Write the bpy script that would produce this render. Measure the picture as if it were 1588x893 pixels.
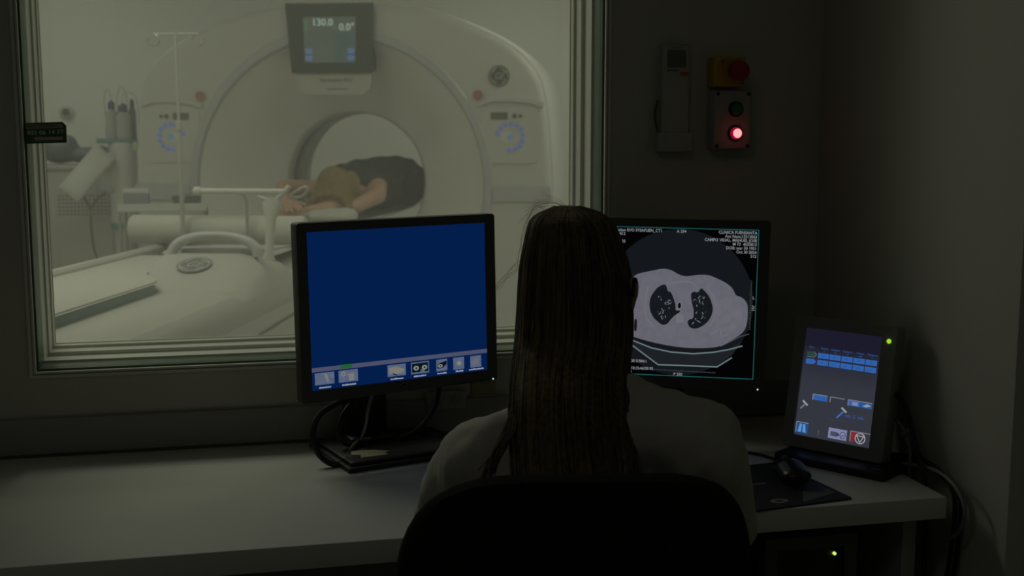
import bpy, bmesh, math, random
from mathutils import Vector, Matrix, noise, Euler
for _o in list(bpy.data.objects):
    bpy.data.objects.remove(_o)
S = bpy.context.scene
COL = S.collection
R = math.radians

# ------------------------------------------------------------------ camera, world, lights, exposure
cam_d = bpy.data.cameras.new('camera')
cam = bpy.data.objects.new('camera', cam_d); COL.objects.link(cam)
cam.location = (0, 0, 1.37)
cam.rotation_euler = (R(90 - 7.65), 0, R(-12.6))
cam_d.sensor_width = 36
cam_d.lens = 36 * 1830 / 1588
cam_d.clip_start = 0.05
cam_d.dof.use_dof = True
cam_d.dof.focus_distance = 2.05
cam_d.dof.aperture_fstop = 6.0
S.camera = cam
W = bpy.data.worlds.new('dim_world'); S.world = W; W.use_nodes = True
W.node_tree.nodes['Background'].inputs[0].default_value = (0.9, 1.0, 0.8, 1)
W.node_tree.nodes['Background'].inputs[1].default_value = 0.0
S.view_settings.view_transform = 'Standard'
S.view_settings.look = 'None'
S.view_settings.exposure = 0.0
S.view_settings.gamma = 1.0
S.view_settings.use_curve_mapping = False
S.cycles.use_denoising = True
S.cycles.max_bounces = 8
S.cycles.transparent_max_bounces = 12
S.cycles.sample_clamp_indirect = 3.0
S.cycles.caustics_reflective = False
S.cycles.caustics_refractive = False

LAMP_COL = (1.0, 0.99, 0.93)
def area(name, loc, sx, sy, power, rot=(0, 0, 0), color=LAMP_COL):
    d = bpy.data.lights.new(name, 'AREA'); d.shape = 'RECTANGLE'; d.size = sx; d.size_y = sy
    d.energy = power; d.color = color
    o = bpy.data.objects.new(name, d); COL.objects.link(o); o.location = loc; o.rotation_euler = rot
    return o
CEIL_LAMPS = [(-0.75, 3.65, 14.0), (1.7, 4.0, 5.0), (-2.0, 5.6, 5.0), (2.5, 5.4, 10.0), (-1.4, 7.6, 4.0), (2.2, 7.6, 4.0)]
for x, y, p in CEIL_LAMPS:
    area('scan_room_lamp', (x, y, 2.67), 1.15, 0.55, p)
# unseen weak lamp added at the control room ceiling to lift its ambient light
area('control_room_fill', (-0.6, 0.2, 2.67), 1.1, 0.5, 0.9)

# ------------------------------------------------------------------ helpers
def lin(c):
    if isinstance(c, str):
        c = tuple(int(c[i:i + 2], 16) for i in (0, 2, 4))
    return tuple((v / 255 / 12.92) if v / 255 <= 0.04045 else ((v / 255 + 0.055) / 1.055) ** 2.4 for v in c)
_M = {}
def mat(name, col, rough=0.6, metal=0.0, var=0.06, scale=8.0, bump=0.0, bscale=60.0, coat=0.0, spec=0.5):
    """Principled material with a little procedural colour variation and optional fine relief."""
    if name in _M: return _M[name]
    m = bpy.data.materials.new(name); m.use_nodes = True; nt = m.node_tree
    b = nt.nodes['Principled BSDF']
    b.inputs['Roughness'].default_value = rough; b.inputs['Metallic'].default_value = metal
    b.inputs['Coat Weight'].default_value = coat; b.inputs['Specular IOR Level'].default_value = spec
    tc = nt.nodes.new('ShaderNodeTexCoord')
    n = nt.nodes.new('ShaderNodeTexNoise'); n.inputs['Scale'].default_value = scale; n.inputs['Detail'].default_value = 4
    nt.links.new(tc.outputs['Object'], n.inputs['Vector'])
    mix = nt.nodes.new('ShaderNodeMix'); mix.data_type = 'RGBA'
    mix.inputs[6].default_value = tuple(max(0, c * (1 - var)) for c in col) + (1,)
    mix.inputs[7].default_value = tuple(min(1, c * (1 + var)) for c in col) + (1,)
    nt.links.new(n.outputs['Fac'], mix.inputs[0]); nt.links.new(mix.outputs[2], b.inputs['Base Color'])
    if bump:
        n2 = nt.nodes.new('ShaderNodeTexNoise'); n2.inputs['Scale'].default_value = bscale; n2.inputs['Detail'].default_value = 3
        nt.links.new(tc.outputs['Object'], n2.inputs['Vector'])
        bp = nt.nodes.new('ShaderNodeBump'); bp.inputs['Strength'].default_value = bump; bp.inputs['Distance'].default_value = 0.002
        nt.links.new(n2.outputs['Fac'], bp.inputs['Height']); nt.links.new(bp.outputs['Normal'], b.inputs['Normal'])
    _M[name] = m
    return m
def emis(srgb, strength=1.0, var=0.0, scale=60.0):
    """Light-giving screen / lamp surface; srgb is the colour it shows."""
    key = ('e', str(srgb), strength, var)
    if key in _M: return _M[key]
    m = bpy.data.materials.new('glow_' + str(srgb)); m.use_nodes = True; nt = m.node_tree
    nt.nodes.remove(nt.nodes['Principled BSDF'])
    e = nt.nodes.new('ShaderNodeEmission'); e.inputs[1].default_value = strength
    c = lin(srgb); e.inputs[0].default_value = c + (1,)
    if var:
        tc = nt.nodes.new('ShaderNodeTexCoord')
        n = nt.nodes.new('ShaderNodeTexNoise'); n.inputs['Scale'].default_value = scale; n.inputs['Detail'].default_value = 5
        nt.links.new(tc.outputs['Object'], n.inputs['Vector'])
        mix = nt.nodes.new('ShaderNodeMix'); mix.data_type = 'RGBA'
        mix.inputs[6].default_value = tuple(v * (1 - var) for v in c) + (1,)
        mix.inputs[7].default_value = tuple(v * (1 + var) for v in c) + (1,)
        nt.links.new(n.outputs['Fac'], mix.inputs[0]); nt.links.new(mix.outputs[2], e.inputs[0])
    nt.links.new(e.outputs[0], nt.nodes['Material Output'].inputs[0])
    _M[key] = m
    return m
def link(name, me, m=None, parent=None):
    o = bpy.data.objects.new(name, me); COL.objects.link(o)
    if m: me.materials.append(m)
    if parent: o.parent = parent
    return o
def obj(name, bm, m, parent=None, sharp=35, M=None, loc=None, flat=False):
    if M is not None: bmesh.ops.transform(bm, matrix=M, verts=bm.verts)
    me = bpy.data.meshes.new(name); bmesh.ops.recalc_face_normals(bm, faces=bm.faces); bm.to_mesh(me); bm.free()
    if not flat:
        me.polygons.foreach_set('use_smooth', [True] * len(me.polygons))
        me.set_sharp_from_angle(angle=R(sharp))
    o = link(name, me, m, parent)
    if loc: o.location = loc
    return o
def tag(o, label, cat, group=None):
    o['label'] = label; o['category'] = cat
    if group: o['group'] = group
    return o
def thing(name, label, cat, loc=(0, 0, 0), rz=0.0, group=None):
    o = bpy.data.objects.new(name, None); COL.objects.link(o); o.empty_display_size = 0.05
    o.location = loc; o.rotation_euler = (0, 0, rz)
    return tag(o, label, cat, group)
def struct(name, bm, m, parent=None, sharp=35):
    o = obj(name, bm, m, parent, sharp)
    if parent is None: o['kind'] = 'structure'
    return o
def part(name, bm, m, parent, label=None, **k):
    o = obj(name, bm, m, parent, **k)
    if label: o['label'] = label
    return o
def B(): return bmesh.new()
def box(bm, lo, hi, bev=0.0, seg=2, M=None):
    lo = Vector(lo); hi = Vector(hi)
    T = Matrix.Translation((lo + hi) / 2) @ Matrix.Diagonal((*(hi - lo), 1))
    g = bmesh.ops.create_cube(bm, size=1, matrix=T)
    if bev:
        es = list({e for v in g['verts'] for e in v.link_edges})
        r = bmesh.ops.bevel(bm, geom=es, offset=bev, segments=seg, profile=0.5, affect='EDGES')
        vs = list({v for f in r['faces'] for v in f.verts} | {v for v in g['verts'] if v.is_valid})
    else: vs = g['verts']
    if M is not None: bmesh.ops.transform(bm, matrix=M, verts=[v for v in vs if v.is_valid])
    return bm
def rings(bm, rs, closed=True, cap=True, loop=False):
    """Skin a list of equal-length point rings."""
    V = [[bm.verts.new(p) for p in r] for r in rs]
    n = len(rs[0]); last = n if closed else n - 1
    pairs = list(zip(V, V[1:])) + ([(V[-1], V[0])] if loop else [])
    for a, b in pairs:
        for i in range(last):
            j = (i + 1) % n
            try: bm.faces.new((a[i], a[j], b[j], b[i]))
            except ValueError: pass
    if cap and closed and not loop:
        for r in (V[0], V[-1]):
            try: bm.faces.new(r)
            except ValueError: pass
    return bm
def tube(bm, pts, r, n=10, caps=True):
    pts = [Vector(p) for p in pts]
    rr = r if isinstance(r, (list, tuple)) else [r] * len(pts)
    t0 = (pts[1] - pts[0]).normalized()
    a = t0.orthogonal().normalized(); out = []
    for i, p in enumerate(pts):
        t = (pts[min(i + 1, len(pts) - 1)] - pts[max(i - 1, 0)])
        t = t.normalized() if t.length > 1e-9 else t0
        a = (a - t * a.dot(t)); a = a.normalized() if a.length > 1e-6 else t.orthogonal().normalized()
        b = t.cross(a)
        out.append([p + (a * math.cos(2 * math.pi * k / n) + b * math.sin(2 * math.pi * k / n)) * rr[i] for k in range(n)])
    return rings(bm, out, cap=caps)
def spline(pts, k=6):
    """Catmull-Rom through the points."""
    P = [Vector(p) for p in pts]; P = [P[0] * 2 - P[1]] + P + [P[-1] * 2 - P[-2]]; out = []
    for i in range(1, len(P) - 2):
        for j in range(k):
            t = j / k; a, b, c, d = P[i - 1:i + 3]
            out.append(0.5 * ((2 * b) + (c - a) * t + (2 * a - 5 * b + 4 * c - d) * t * t + (3 * b - a - 3 * c + d) * t ** 3))
    out.append(P[-2]); return out
def lathe(bm, prof, n=48, M=None, cap=True):
    rs = [[Vector((r * math.cos(2 * math.pi * k / n), r * math.sin(2 * math.pi * k / n), z)) for k in range(n)] for r, z in prof]
    if M is not None: rs = [[M @ p for p in r] for r in rs]
    return rings(bm, rs, cap=cap)
def prism(bm, poly, d0, d1, M=None, bev=0.0, seg=2):
    """poly in local X/Z, extruded along Y from d0 to d1."""
    a = [Vector((x, d0, z)) for x, z in poly]; b = [Vector((x, d1, z)) for x, z in poly]
    t = bmesh.new(); rings(t, [a, b])
    if bev:
        t.normal_update()
        es = [e for e in t.edges if len(e.link_faces) == 2 and e.calc_face_angle(0) > 0.6]
        bmesh.ops.bevel(t, geom=es, offset=bev, segments=seg, profile=0.5, affect='EDGES')
    if M is not None: bmesh.ops.transform(t, matrix=M, verts=t.verts)
    me = bpy.data.meshes.new('tmp'); t.to_mesh(me); t.free(); bm.from_mesh(me); bpy.data.meshes.remove(me)
    return bm
def rrect(x0, z0, x1, z1, r, n=5):
    out = []
    for cx, cz, a0 in ((x1 - r, z1 - r, 0), (x0 + r, z1 - r, 90), (x0 + r, z0 + r, 180), (x1 - r, z0 + r, 270)):
        for k in range(n + 1):
            a = R(a0 + 90 * k / n); out.append((cx + r * math.cos(a), cz + r * math.sin(a)))
    return out
def disc(cx, cz, rx, rz=None, n=24):
    rz = rz or rx
    return [(cx + rx * math.cos(2 * math.pi * k / n), cz + rz * math.sin(2 * math.pi * k / n)) for k in range(n)]
def frame2(bm, x0, z0, x1, z1, w, d0, d1):
    """rectangular ring, in X/Z, bar width w, from Y d0 to d1 (outer edge = given rectangle)."""
    o = [(x0, z0), (x1, z0), (x1, z1), (x0, z1)]; i = [(x0 + w, z0 + w), (x1 - w, z0 + w), (x1 - w, z1 - w), (x0 + w, z1 - w)]
    rings(bm, [[Vector((x, d, z)) for x, z in q] for q, d in ((o, d0), (i, d0), (i, d1), (o, d1))], cap=False, loop=True)
    return bm
def strip2(bm, pts, w, d0, d1, M=None):
    """polyline ribbon in X/Z of width w."""
    P = [Vector((p[0], 0, p[1])) for p in pts]; L = []; Rr = []
    for i, p in enumerate(P):
        t = (P[min(i + 1, len(P) - 1)] - P[max(i - 1, 0)]).normalized(); nn = Vector((-t.z, 0, t.x)) * w / 2
        L.append(p + nn); Rr.append(p - nn)
    rs = [[Vector((l.x, d0, l.z)), Vector((r.x, d0, r.z)), Vector((r.x, d1, r.z)), Vector((l.x, d1, l.z))] for l, r in zip(L, Rr)]
    if M is not None: rs = [[M @ v for v in r] for r in rs]
    return rings(bm, rs)
def text(name, s, size, m, parent, x, z, y, align='LEFT', M=None, rot=0.0, shear=0.0, sx=1.0, bold=0.0, vcenter=False):
    c = bpy.data.curves.new('txt', 'FONT'); c.body = s; c.size = size; c.align_x = align; c.shear = shear
    if vcenter: c.align_y = 'CENTER'
    c.extrude = 0.0002; c.offset = bold; c.resolution_u = 3
    o = bpy.data.objects.new('txt', c); COL.objects.link(o)
    dg = bpy.context.evaluated_depsgraph_get()
    me = bpy.data.meshes.new_from_object(o.evaluated_get(dg)); bpy.data.objects.remove(o); bpy.data.curves.remove(c)
    T = Matrix.Translation((x, y, z)) @ Matrix.Rotation(rot, 4, 'Y') @ Matrix.Rotation(R(90), 4, 'X') @ Matrix.Diagonal((sx, 1, 1, 1))
    me.transform((M @ T) if M is not None else T); me.name = name; me.materials.clear()
    return link(name, me, m, parent)
def blob(name, balls, m, parent=None, voxel=0.008, smooth=6, fold=0.0, fold_scale=18.0, cut=None):
    """Union of ellipsoids (centre, radii, rotation matrix or None) -> one continuous smooth surface."""
    bm = B()
    for b in balls:
        c, r = Vector(b[0]), b[1]
        if not isinstance(r, (tuple, list)): r = (r, r, r)
        T = Matrix.Translation(c) @ (b[2].to_4x4() if len(b) > 2 and b[2] is not None else Matrix.Identity(4)) @ Matrix.Diagonal((*r, 1))
        bmesh.ops.create_icosphere(bm, subdivisions=2, radius=1, matrix=T)
    me = bpy.data.meshes.new('tmp'); bm.to_mesh(me); bm.free()
    o = bpy.data.objects.new('tmp', me); COL.objects.link(o)
    a = o.modifiers.new('r', 'REMESH'); a.mode = 'VOXEL'; a.voxel_size = voxel
    a = o.modifiers.new('s', 'SMOOTH'); a.iterations = smooth; a.factor = 0.5
    dg = bpy.context.evaluated_depsgraph_get()
    out = bpy.data.meshes.new_from_object(o.evaluated_get(dg)); bpy.data.objects.remove(o); bpy.data.meshes.remove(me)
    out.name = name
    if fold:
        out.update()
        nn = [v.normal.copy() for v in out.vertices]
        for v, q in zip(out.vertices, nn):
            p = v.co
            f = noise.fractal(Vector((p.x * fold_scale, p.y * fold_scale, p.z * fold_scale * 0.45)), 0.9, 2.1, 3)
            f += 0.7 * noise.noise(Vector((p.x * 9 + p.z * 14, p.y * 9, p.z * 5)))
            v.co = p + q * (fold * f)
    if cut:
        bm = B(); bm.from_mesh(out)
        bmesh.ops.delete(bm, geom=[v for v in bm.verts if cut(v.co)], context='VERTS'); bm.to_mesh(out); bm.free()
    out.polygons.foreach_set('use_smooth', [True] * len(out.polygons))
    out.materials.clear()
    return link(name, out, m, parent)
def chain(pts, n=7):
    """balls between consecutive (centre, radius or radii)."""
    out = []
    for (p, r), (q, s) in zip(pts, pts[1:]):
        p, q = Vector(p), Vector(q)
        r = r if isinstance(r, (tuple, list)) else (r,) * 3; s = s if isinstance(s, (tuple, list)) else (s,) * 3
        for k in range(n + 1):
            t = k / n; out.append((p.lerp(q, t), tuple(a + (b - a) * t for a, b in zip(r, s))))
    return out
def copy_tree(o, parent=None):
    c = o.copy(); COL.objects.link(c); c.parent = parent
    for ch in list(o.children): copy_tree(ch, c)
    return c

# ------------------------------------------------------------------ materials
M_wall = mat('painted_wall', (0.62, 0.615, 0.535), 0.75, var=0.03, scale=3, bump=0.1, bscale=180)
M_wall_low = mat('painted_panel', (0.36, 0.36, 0.34), 0.7, var=0.03, scale=4)
M_scanwall = mat('scan_room_wall', (0.84, 0.84, 0.80), 0.7, var=0.02, scale=2)
M_ceil = mat('ceiling_paint', (0.86, 0.86, 0.83), 0.8, var=0.02)
M_floor = mat('vinyl_floor', (0.58, 0.58, 0.55), 0.45, var=0.08, scale=14)
M_desk = mat('desk_laminate', (0.74, 0.745, 0.68), 0.5, var=0.025, scale=6, bump=0.05, bscale=300)
M_frame = mat('window_steel', (0.80, 0.80, 0.72), 0.45, var=0.03)
M_framedark = mat('window_groove', (0.55, 0.56, 0.49), 0.6)
M_green = mat('lead_glass_edge', (0.045, 0.10, 0.05), 0.35, var=0.2, scale=10)
M_black = mat('black_plastic', (0.012, 0.012, 0.012), 0.45, var=0.1)
M_bezel = mat('monitor_bezel', (0.085, 0.087, 0.078), 0.5, var=0.08, bump=0.1, bscale=400)
M_cable = mat('cable_rubber', (0.012, 0.012, 0.012), 0.5)
M_whitecable = mat('cable_white', (0.22, 0.22, 0.19), 0.5)
M_chair = mat('black_fabric', (0.014, 0.014, 0.013), 0.9, var=0.2, scale=200, bump=0.3, bscale=500, spec=0.1)
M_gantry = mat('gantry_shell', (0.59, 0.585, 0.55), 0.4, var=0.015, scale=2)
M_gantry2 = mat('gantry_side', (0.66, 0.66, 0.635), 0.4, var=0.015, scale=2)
M_funnel = mat('funnel_shell', (0.88, 0.875, 0.82), 0.45, var=0.015, scale=2)  # same white as the gantry shell, lightened to stand in for light in the funnel
M_ring = mat('gantry_ring', (0.50, 0.505, 0.52), 0.4, var=0.02)
M_bore = mat('bore_lining', (0.62, 0.62, 0.57), 0.4, var=0.02)
M_borewin = mat('bore_band', (0.16, 0.17, 0.19), 0.3)
M_table = mat('table_shell', (0.50, 0.495, 0.455), 0.4, var=0.015)  # same equipment white, darkened in the colour to offset strong overhead light
M_pad = mat('white_pad', (0.54, 0.535, 0.49), 0.7, var=0.03, scale=20)
M_teal = mat('teal_edge', (0.14, 0.22, 0.22), 0.5, var=0.1)
M_steel = mat('dull_steel', (0.42, 0.42, 0.38), 0.35, metal=0.6)
M_steel2 = mat('pale_steel', (0.42, 0.42, 0.38), 0.4)
M_white = mat('white_plastic', (0.62, 0.615, 0.57), 0.4)
M_greymark = mat('grey_print', (0.13, 0.14, 0.12), 0.5)
M_greymark2 = mat('grey_print_light', (0.36, 0.37, 0.33), 0.5)
M_skin = mat('skin', (0.52, 0.31, 0.22), 0.55, var=0.08, scale=12)
M_navy = mat('navy_cloth', (0.022, 0.03, 0.036), 0.85, var=0.15, scale=30, bump=0.2, bscale=200)

# ------------------------------------------------------------------ room shell
YW, YB = 2.423, 2.66          # control-room face and scan-room face of the window wall
WX0, WX1, WZ0, WZ1 = -0.418, 0.746, 0.895, 2.35
bm = B(); box(bm, (-3.0, -1.9, -0.1), (3.6, 9.0, 0)); struct('floor', bm, M_floor)
bm = B(); box(bm, (-3.0, -1.9, 2.7), (3.6, 9.0, 2.8)); struct('ceiling', bm, M_ceil)
def wall_mesh():
    bm = B()
    box(bm, (-2.9, YW, 0), (WX0, YB, 2.7)); box(bm, (WX1, YW, 0), (3.5, YB, 2.7))
    box(bm, (WX0, YW, 0), (WX1, YB, WZ0)); box(bm, (WX0, YW, WZ1), (WX1, YB, 2.7))
    return bm
struct('wall_front', wall_mesh(), M_wall)
bm = B(); box(bm, (1.24, 1.70, 0), (1.5, YW, 2.7), 0.004); box(bm, (1.36, -1.8, 0), (1.5, 1.70, 2.7)); struct('wall_right', bm, M_wall)
bm = B(); box(bm, (-2.4, -1.8, 0), (-2.3, YW, 2.7)); struct('wall_left', bm, M_wall)
bm = B(); box(bm, (-2.4, -1.9, 0), (1.5, -1.8, 2.7)); struct('wall_rear', bm, M_wall)
bm = B(); box(bm, (-2.9, 8.8, 0), (3.5, 8.9, 2.7)); struct('wall_back', bm, M_scanwall)
bm = B(); box(bm, (-2.9, YB, 0), (-2.8, 8.8, 2.7)); struct('wall_west', bm, M_scanwall)
bm = B(); box(bm, (3.4, YB, 0), (3.5, 8.8, 2.7)); struct('wall_east', bm, M_scanwall)
bm = B(); box(bm, (-2.3, YW - 0.014, 0.735), (1.24, YW, 0.806), 0.003); struct('trim_1', bm, M_wall_low)
bm = B(); box(bm, (-2.8, 8.78, 0), (3.4, 8.8, 0.1), 0.003); struct('baseboard_back', bm, M_ring)

# window: stepped steel frame, green leaded-glass edge, two panes
win = bpy.data.objects.new('window_1', None); COL.objects.link(win); win['kind'] = 'structure'
def wring(name, m, inset, w, y0, y1):
    k = 0.42 if inset >= 0 and w > 0.007 else 1.0
    o = [(WX0 + inset, WZ0 + inset), (WX1 - inset, WZ0 + inset), (WX1 - inset, WZ1 - inset), (WX0 + inset, WZ1 - inset)]
    i = [(WX0 + inset + w * k, WZ0 + inset + w), (WX1 - inset - w, WZ0 + inset + w), (WX1 - inset - w, WZ1 - inset - w), (WX0 + inset + w * k, WZ1 - inset - w)]
    bm = B(); rings(bm, [[Vector((x, d, z)) for x, z in q] for q, d in ((o, y0), (i, y0), (i, y1), (o, y1))], cap=False, loop=True); obj(name, bm, m, win, flat=True)
wring('outer_bead', M_frame, -0.009, 0.006, YW - 0.005, YW + 0.0)
wring('inner_bead', M_frame, -0.001, 0.004, YW - 0.003, YW + 0.004)
wring('glass_edge', M_green, 0.0, 0.006, YW + 0.012, YW + 0.075)
wring('frame_step', M_frame, 0.0, 0.010, YW + 0.080, YW + 0.118)
wring('frame_groove', M_framedark, 0.0, 0.008, YW + 0.118, YW + 0.142)
wring('frame_step', M_frame, 0.0, 0.016, YW + 0.142, YW + 0.178)
wring('frame_groove', M_framedark, 0.0, 0.017, YW + 0.178, YW + 0.184)
wring('frame_step', M_frame, 0.0, 0.022, YW + 0.184, YW + 0.205)
wring('frame_groove', M_framedark, 0.0, 0.024, YW + 0.205, YW + 0.210)
def glass(name, tint, gl, veil):
    m = bpy.data.materials.new(name); m.use_nodes = True; nt = m.node_tree; nt.nodes.remove(nt.nodes['Principled BSDF'])
    t = nt.nodes.new('ShaderNodeBsdfTransparent'); t.inputs[0].default_value = tint + (1,)
    g = nt.nodes.new('ShaderNodeBsdfGlossy'); g.inputs['Roughness'].default_value = 0.02; g.inputs[0].default_value = (gl, gl, gl, 1)
    lw = nt.nodes.new('ShaderNodeLayerWeight'); pw_ = nt.nodes.new('ShaderNodeMath'); pw_.operation = 'POWER'; pw_.inputs[1].default_value = 5.0
    nt.links.new(lw.outputs[1], pw_.inputs[0]); f = nt.nodes.new('ShaderNodeMath'); f.operation = 'MULTIPLY_ADD'; f.inputs[1].default_value = 0.9; f.inputs[2].default_value = 0.03
    nt.links.new(pw_.outputs[0], f.inputs[0])
    tr_ = nt.nodes.new('ShaderNodeBsdfTranslucent'); tr_.inputs[0].default_value = (0.9, 0.92, 0.85, 1)
    hz = nt.nodes.new('ShaderNodeMixShader'); hz.inputs[0].default_value = veil
    nt.links.new(t.outputs[0], hz.inputs[1]); nt.links.new(tr_.outputs[0], hz.inputs[2])
    x = nt.nodes.new('ShaderNodeMixShader'); nt.links.new(f.outputs[0], x.inputs[0]); nt.links.new(hz.outputs[0], x.inputs[1]); nt.links.new(g.outputs[0], x.inputs[2])
    nt.links.new(x.outputs[0], nt.nodes['Material Output'].inputs[0])
    return m
M_pane = glass('leaded_pane', (0.955, 0.965, 0.925), 0.8, 0.045)
for y in (YW + 0.03, YW + 0.2):
    bm = B(); box(bm, (WX0 + 0.002, y, WZ0 + 0.002), (WX1 - 0.002, y + 0.004, WZ1 - 0.002)); obj('pane', bm, M_pane, win, flat=True)

# small printed service plate on the left of the glass
sp = thing('service_plate', 'small green and tan plate with a phone number on left window edge', 'sign', (-0.414, YW + 0.014, 1.344))
bm = B(); prism(bm, [(0, 0), (0.073, 0.002), (0.0735, 0.033), (0.068, 0.039), (0, 0.037)], 0, 0.014, bev=0.0015); part('plate', bm, mat('plate_green', (0.045, 0.17, 0.09), 0.4), sp)
bm = B(); prism(bm, [(0.0015, 0.0265), (0.0705, 0.029), (0.067, 0.037), (0.0015, 0.0355)], -0.0012, 0.0); part('header_strip', bm, mat('plate_brown', (0.42, 0.40, 0.26), 0.5), sp)
bm = B(); prism(bm, [(0.016, 0.0045), (0.068, 0.0062), (0.068, 0.0125), (0.016, 0.0112)], -0.0012, 0.0); part('tan_strip', bm, mat('plate_tan', (0.62, 0.50, 0.30), 0.5), sp)
text('phone_number', '902 06 14 77', 0.0112, mat('plate_print', (0.75, 0.85, 0.75), 0.5), sp, 0.003, 0.0155, -0.0008, sx=1.12, bold=0.0002, rot=R(-2))
text('header_print', 'SERVICIO TECNICO', 0.0068, mat('plate_print_dark', (0.08, 0.06, 0.04), 0.5), sp, 0.003, 0.0293, -0.0014, sx=0.95, rot=R(-2))

# ------------------------------------------------------------------ scan room: CT gantry   (frame: X = across, Y = into the bore, Z up)
GR = R(-18.35)
GM = Matrix.Translation((0.467, 6.197, 0)) @ Matrix.Rotation(GR, 4, 'Z')
ISO = 1.085
gan = thing('ct_scanner_gantry', 'large cream ring-shaped scanner housing with round bore and top display', 'scanner', (0.467, 6.197, 0), GR)
half = [(0.0, 2.012), (0.2, 2.004), (0.40, 1.980), (0.58, 1.930), (0.755, 1.858), (0.90, 1.785), (0.985, 1.71), (1.045, 1.62), (1.075, 1.45), (1.092, 1.25), (1.10, 1.05), (1.09, 0.8), (1.06, 0.5), (1.02, 0.2), (1.0, 0.02), (0.5, 0.02), (0.0, 0.02)]
outline = [Vector((x, 0, z)) for x, z in half] + [Vector((-x, 0, z)) for x, z in half[-2:0:-1]]
def ray_out(a, poly):
    d = Vector((math.cos(a), 0, math.sin(a))); c = Vector((0, 0, ISO)); best = 0
    for p, q in zip(poly, poly[1:] + poly[:1]):
        e = q - p; den = d.x * e.z - d.z * e.x
        if abs(den) < 1e-9: continue
        w = p - c; t = (w.x * e.z - w.z * e.x) / den; s = (w.x * d.z - w.z * d.x) / den
        if t > 0 and -1e-6 <= s <= 1 + 1e-6: best = max(best, t)
    return best
NG = 160
ANG = [2 * math.pi * k / NG for k in range(NG)]
# smooth, rounded outline
RO = [ray_out(a, outline) for a in ANG]
RO = [sum(RO[(k + j) % NG] * w for j, w in ((-2, 1), (-1, 2), (0, 3), (1, 2), (2, 1))) / 9 for k in range(NG)]
def gring(fr, y): return [Vector((fr(k) * math.cos(a), y, ISO + fr(k) * math.sin(a))) for k, a in enumerate(ANG)]
bm = B(); rings(bm, [gring(lambda k: 0.803, 0.03), gring(lambda k: 0.803, 0.0), gring(lambda k: RO[k] - 0.035, 0.0), gring(lambda k: RO[k] - 0.012, 0.006), gring(lambda k: RO[k], 0.022), gring(lambda k: RO[k] + 0.0, 0.04)], cap=False)
part('front_cover', bm, M_gantry, gan, sharp=50)
bm = B(); rings(bm, [gring(lambda k: RO[k] - 0.012, 0.04), gring(lambda k: RO[k] + 0.012, 0.05), gring(lambda k: RO[k] + 0.025, 0.12), gring(lambda k: RO[k] + 0.025, 0.9), gring(lambda k: RO[k] - 0.03, 1.03), gring(lambda k: 0.62, 1.06), gring(lambda k: 0.46, 1.06)], cap=False)
part('side_cover', bm, M_gantry2, gan, sharp=50)
MY = Matrix.Translation((0, 0, ISO)) @ Matrix.Rotation(R(-90), 4, 'X')      # lathe axis -> +Y
bm = B(); lathe(bm, [(0.805, 0.02), (0.803, -0.004), (0.797, -0.010), (0.762, -0.010), (0.752, 0.0), (0.750, 0.02)], 128, MY, cap=False); part('ring_trim', bm, M_ring, gan, 'blue-grey ring around the bore funnel')
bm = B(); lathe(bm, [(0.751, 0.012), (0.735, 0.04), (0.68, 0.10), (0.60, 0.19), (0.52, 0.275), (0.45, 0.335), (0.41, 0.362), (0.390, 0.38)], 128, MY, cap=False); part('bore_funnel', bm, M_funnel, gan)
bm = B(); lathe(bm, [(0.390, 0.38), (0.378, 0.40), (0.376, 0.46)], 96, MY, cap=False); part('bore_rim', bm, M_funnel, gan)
bm = B(); lathe(bm, [(0.376, 0.46), (0.374, 0.47), (0.374, 0.60), (0.376, 0.61)], 96, MY, cap=False); part('bore_band', bm, M_borewin, gan, 'dark band around the inside of the bore')
bm = B(); lathe(bm, [(0.376, 0.61), (0.378, 0.75), (0.40, 0.9), (0.43, 1.0), (0.462, 1.062)], 96, MY, cap=False); part('bore_sleeve', bm, M_bore, gan)
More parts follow.
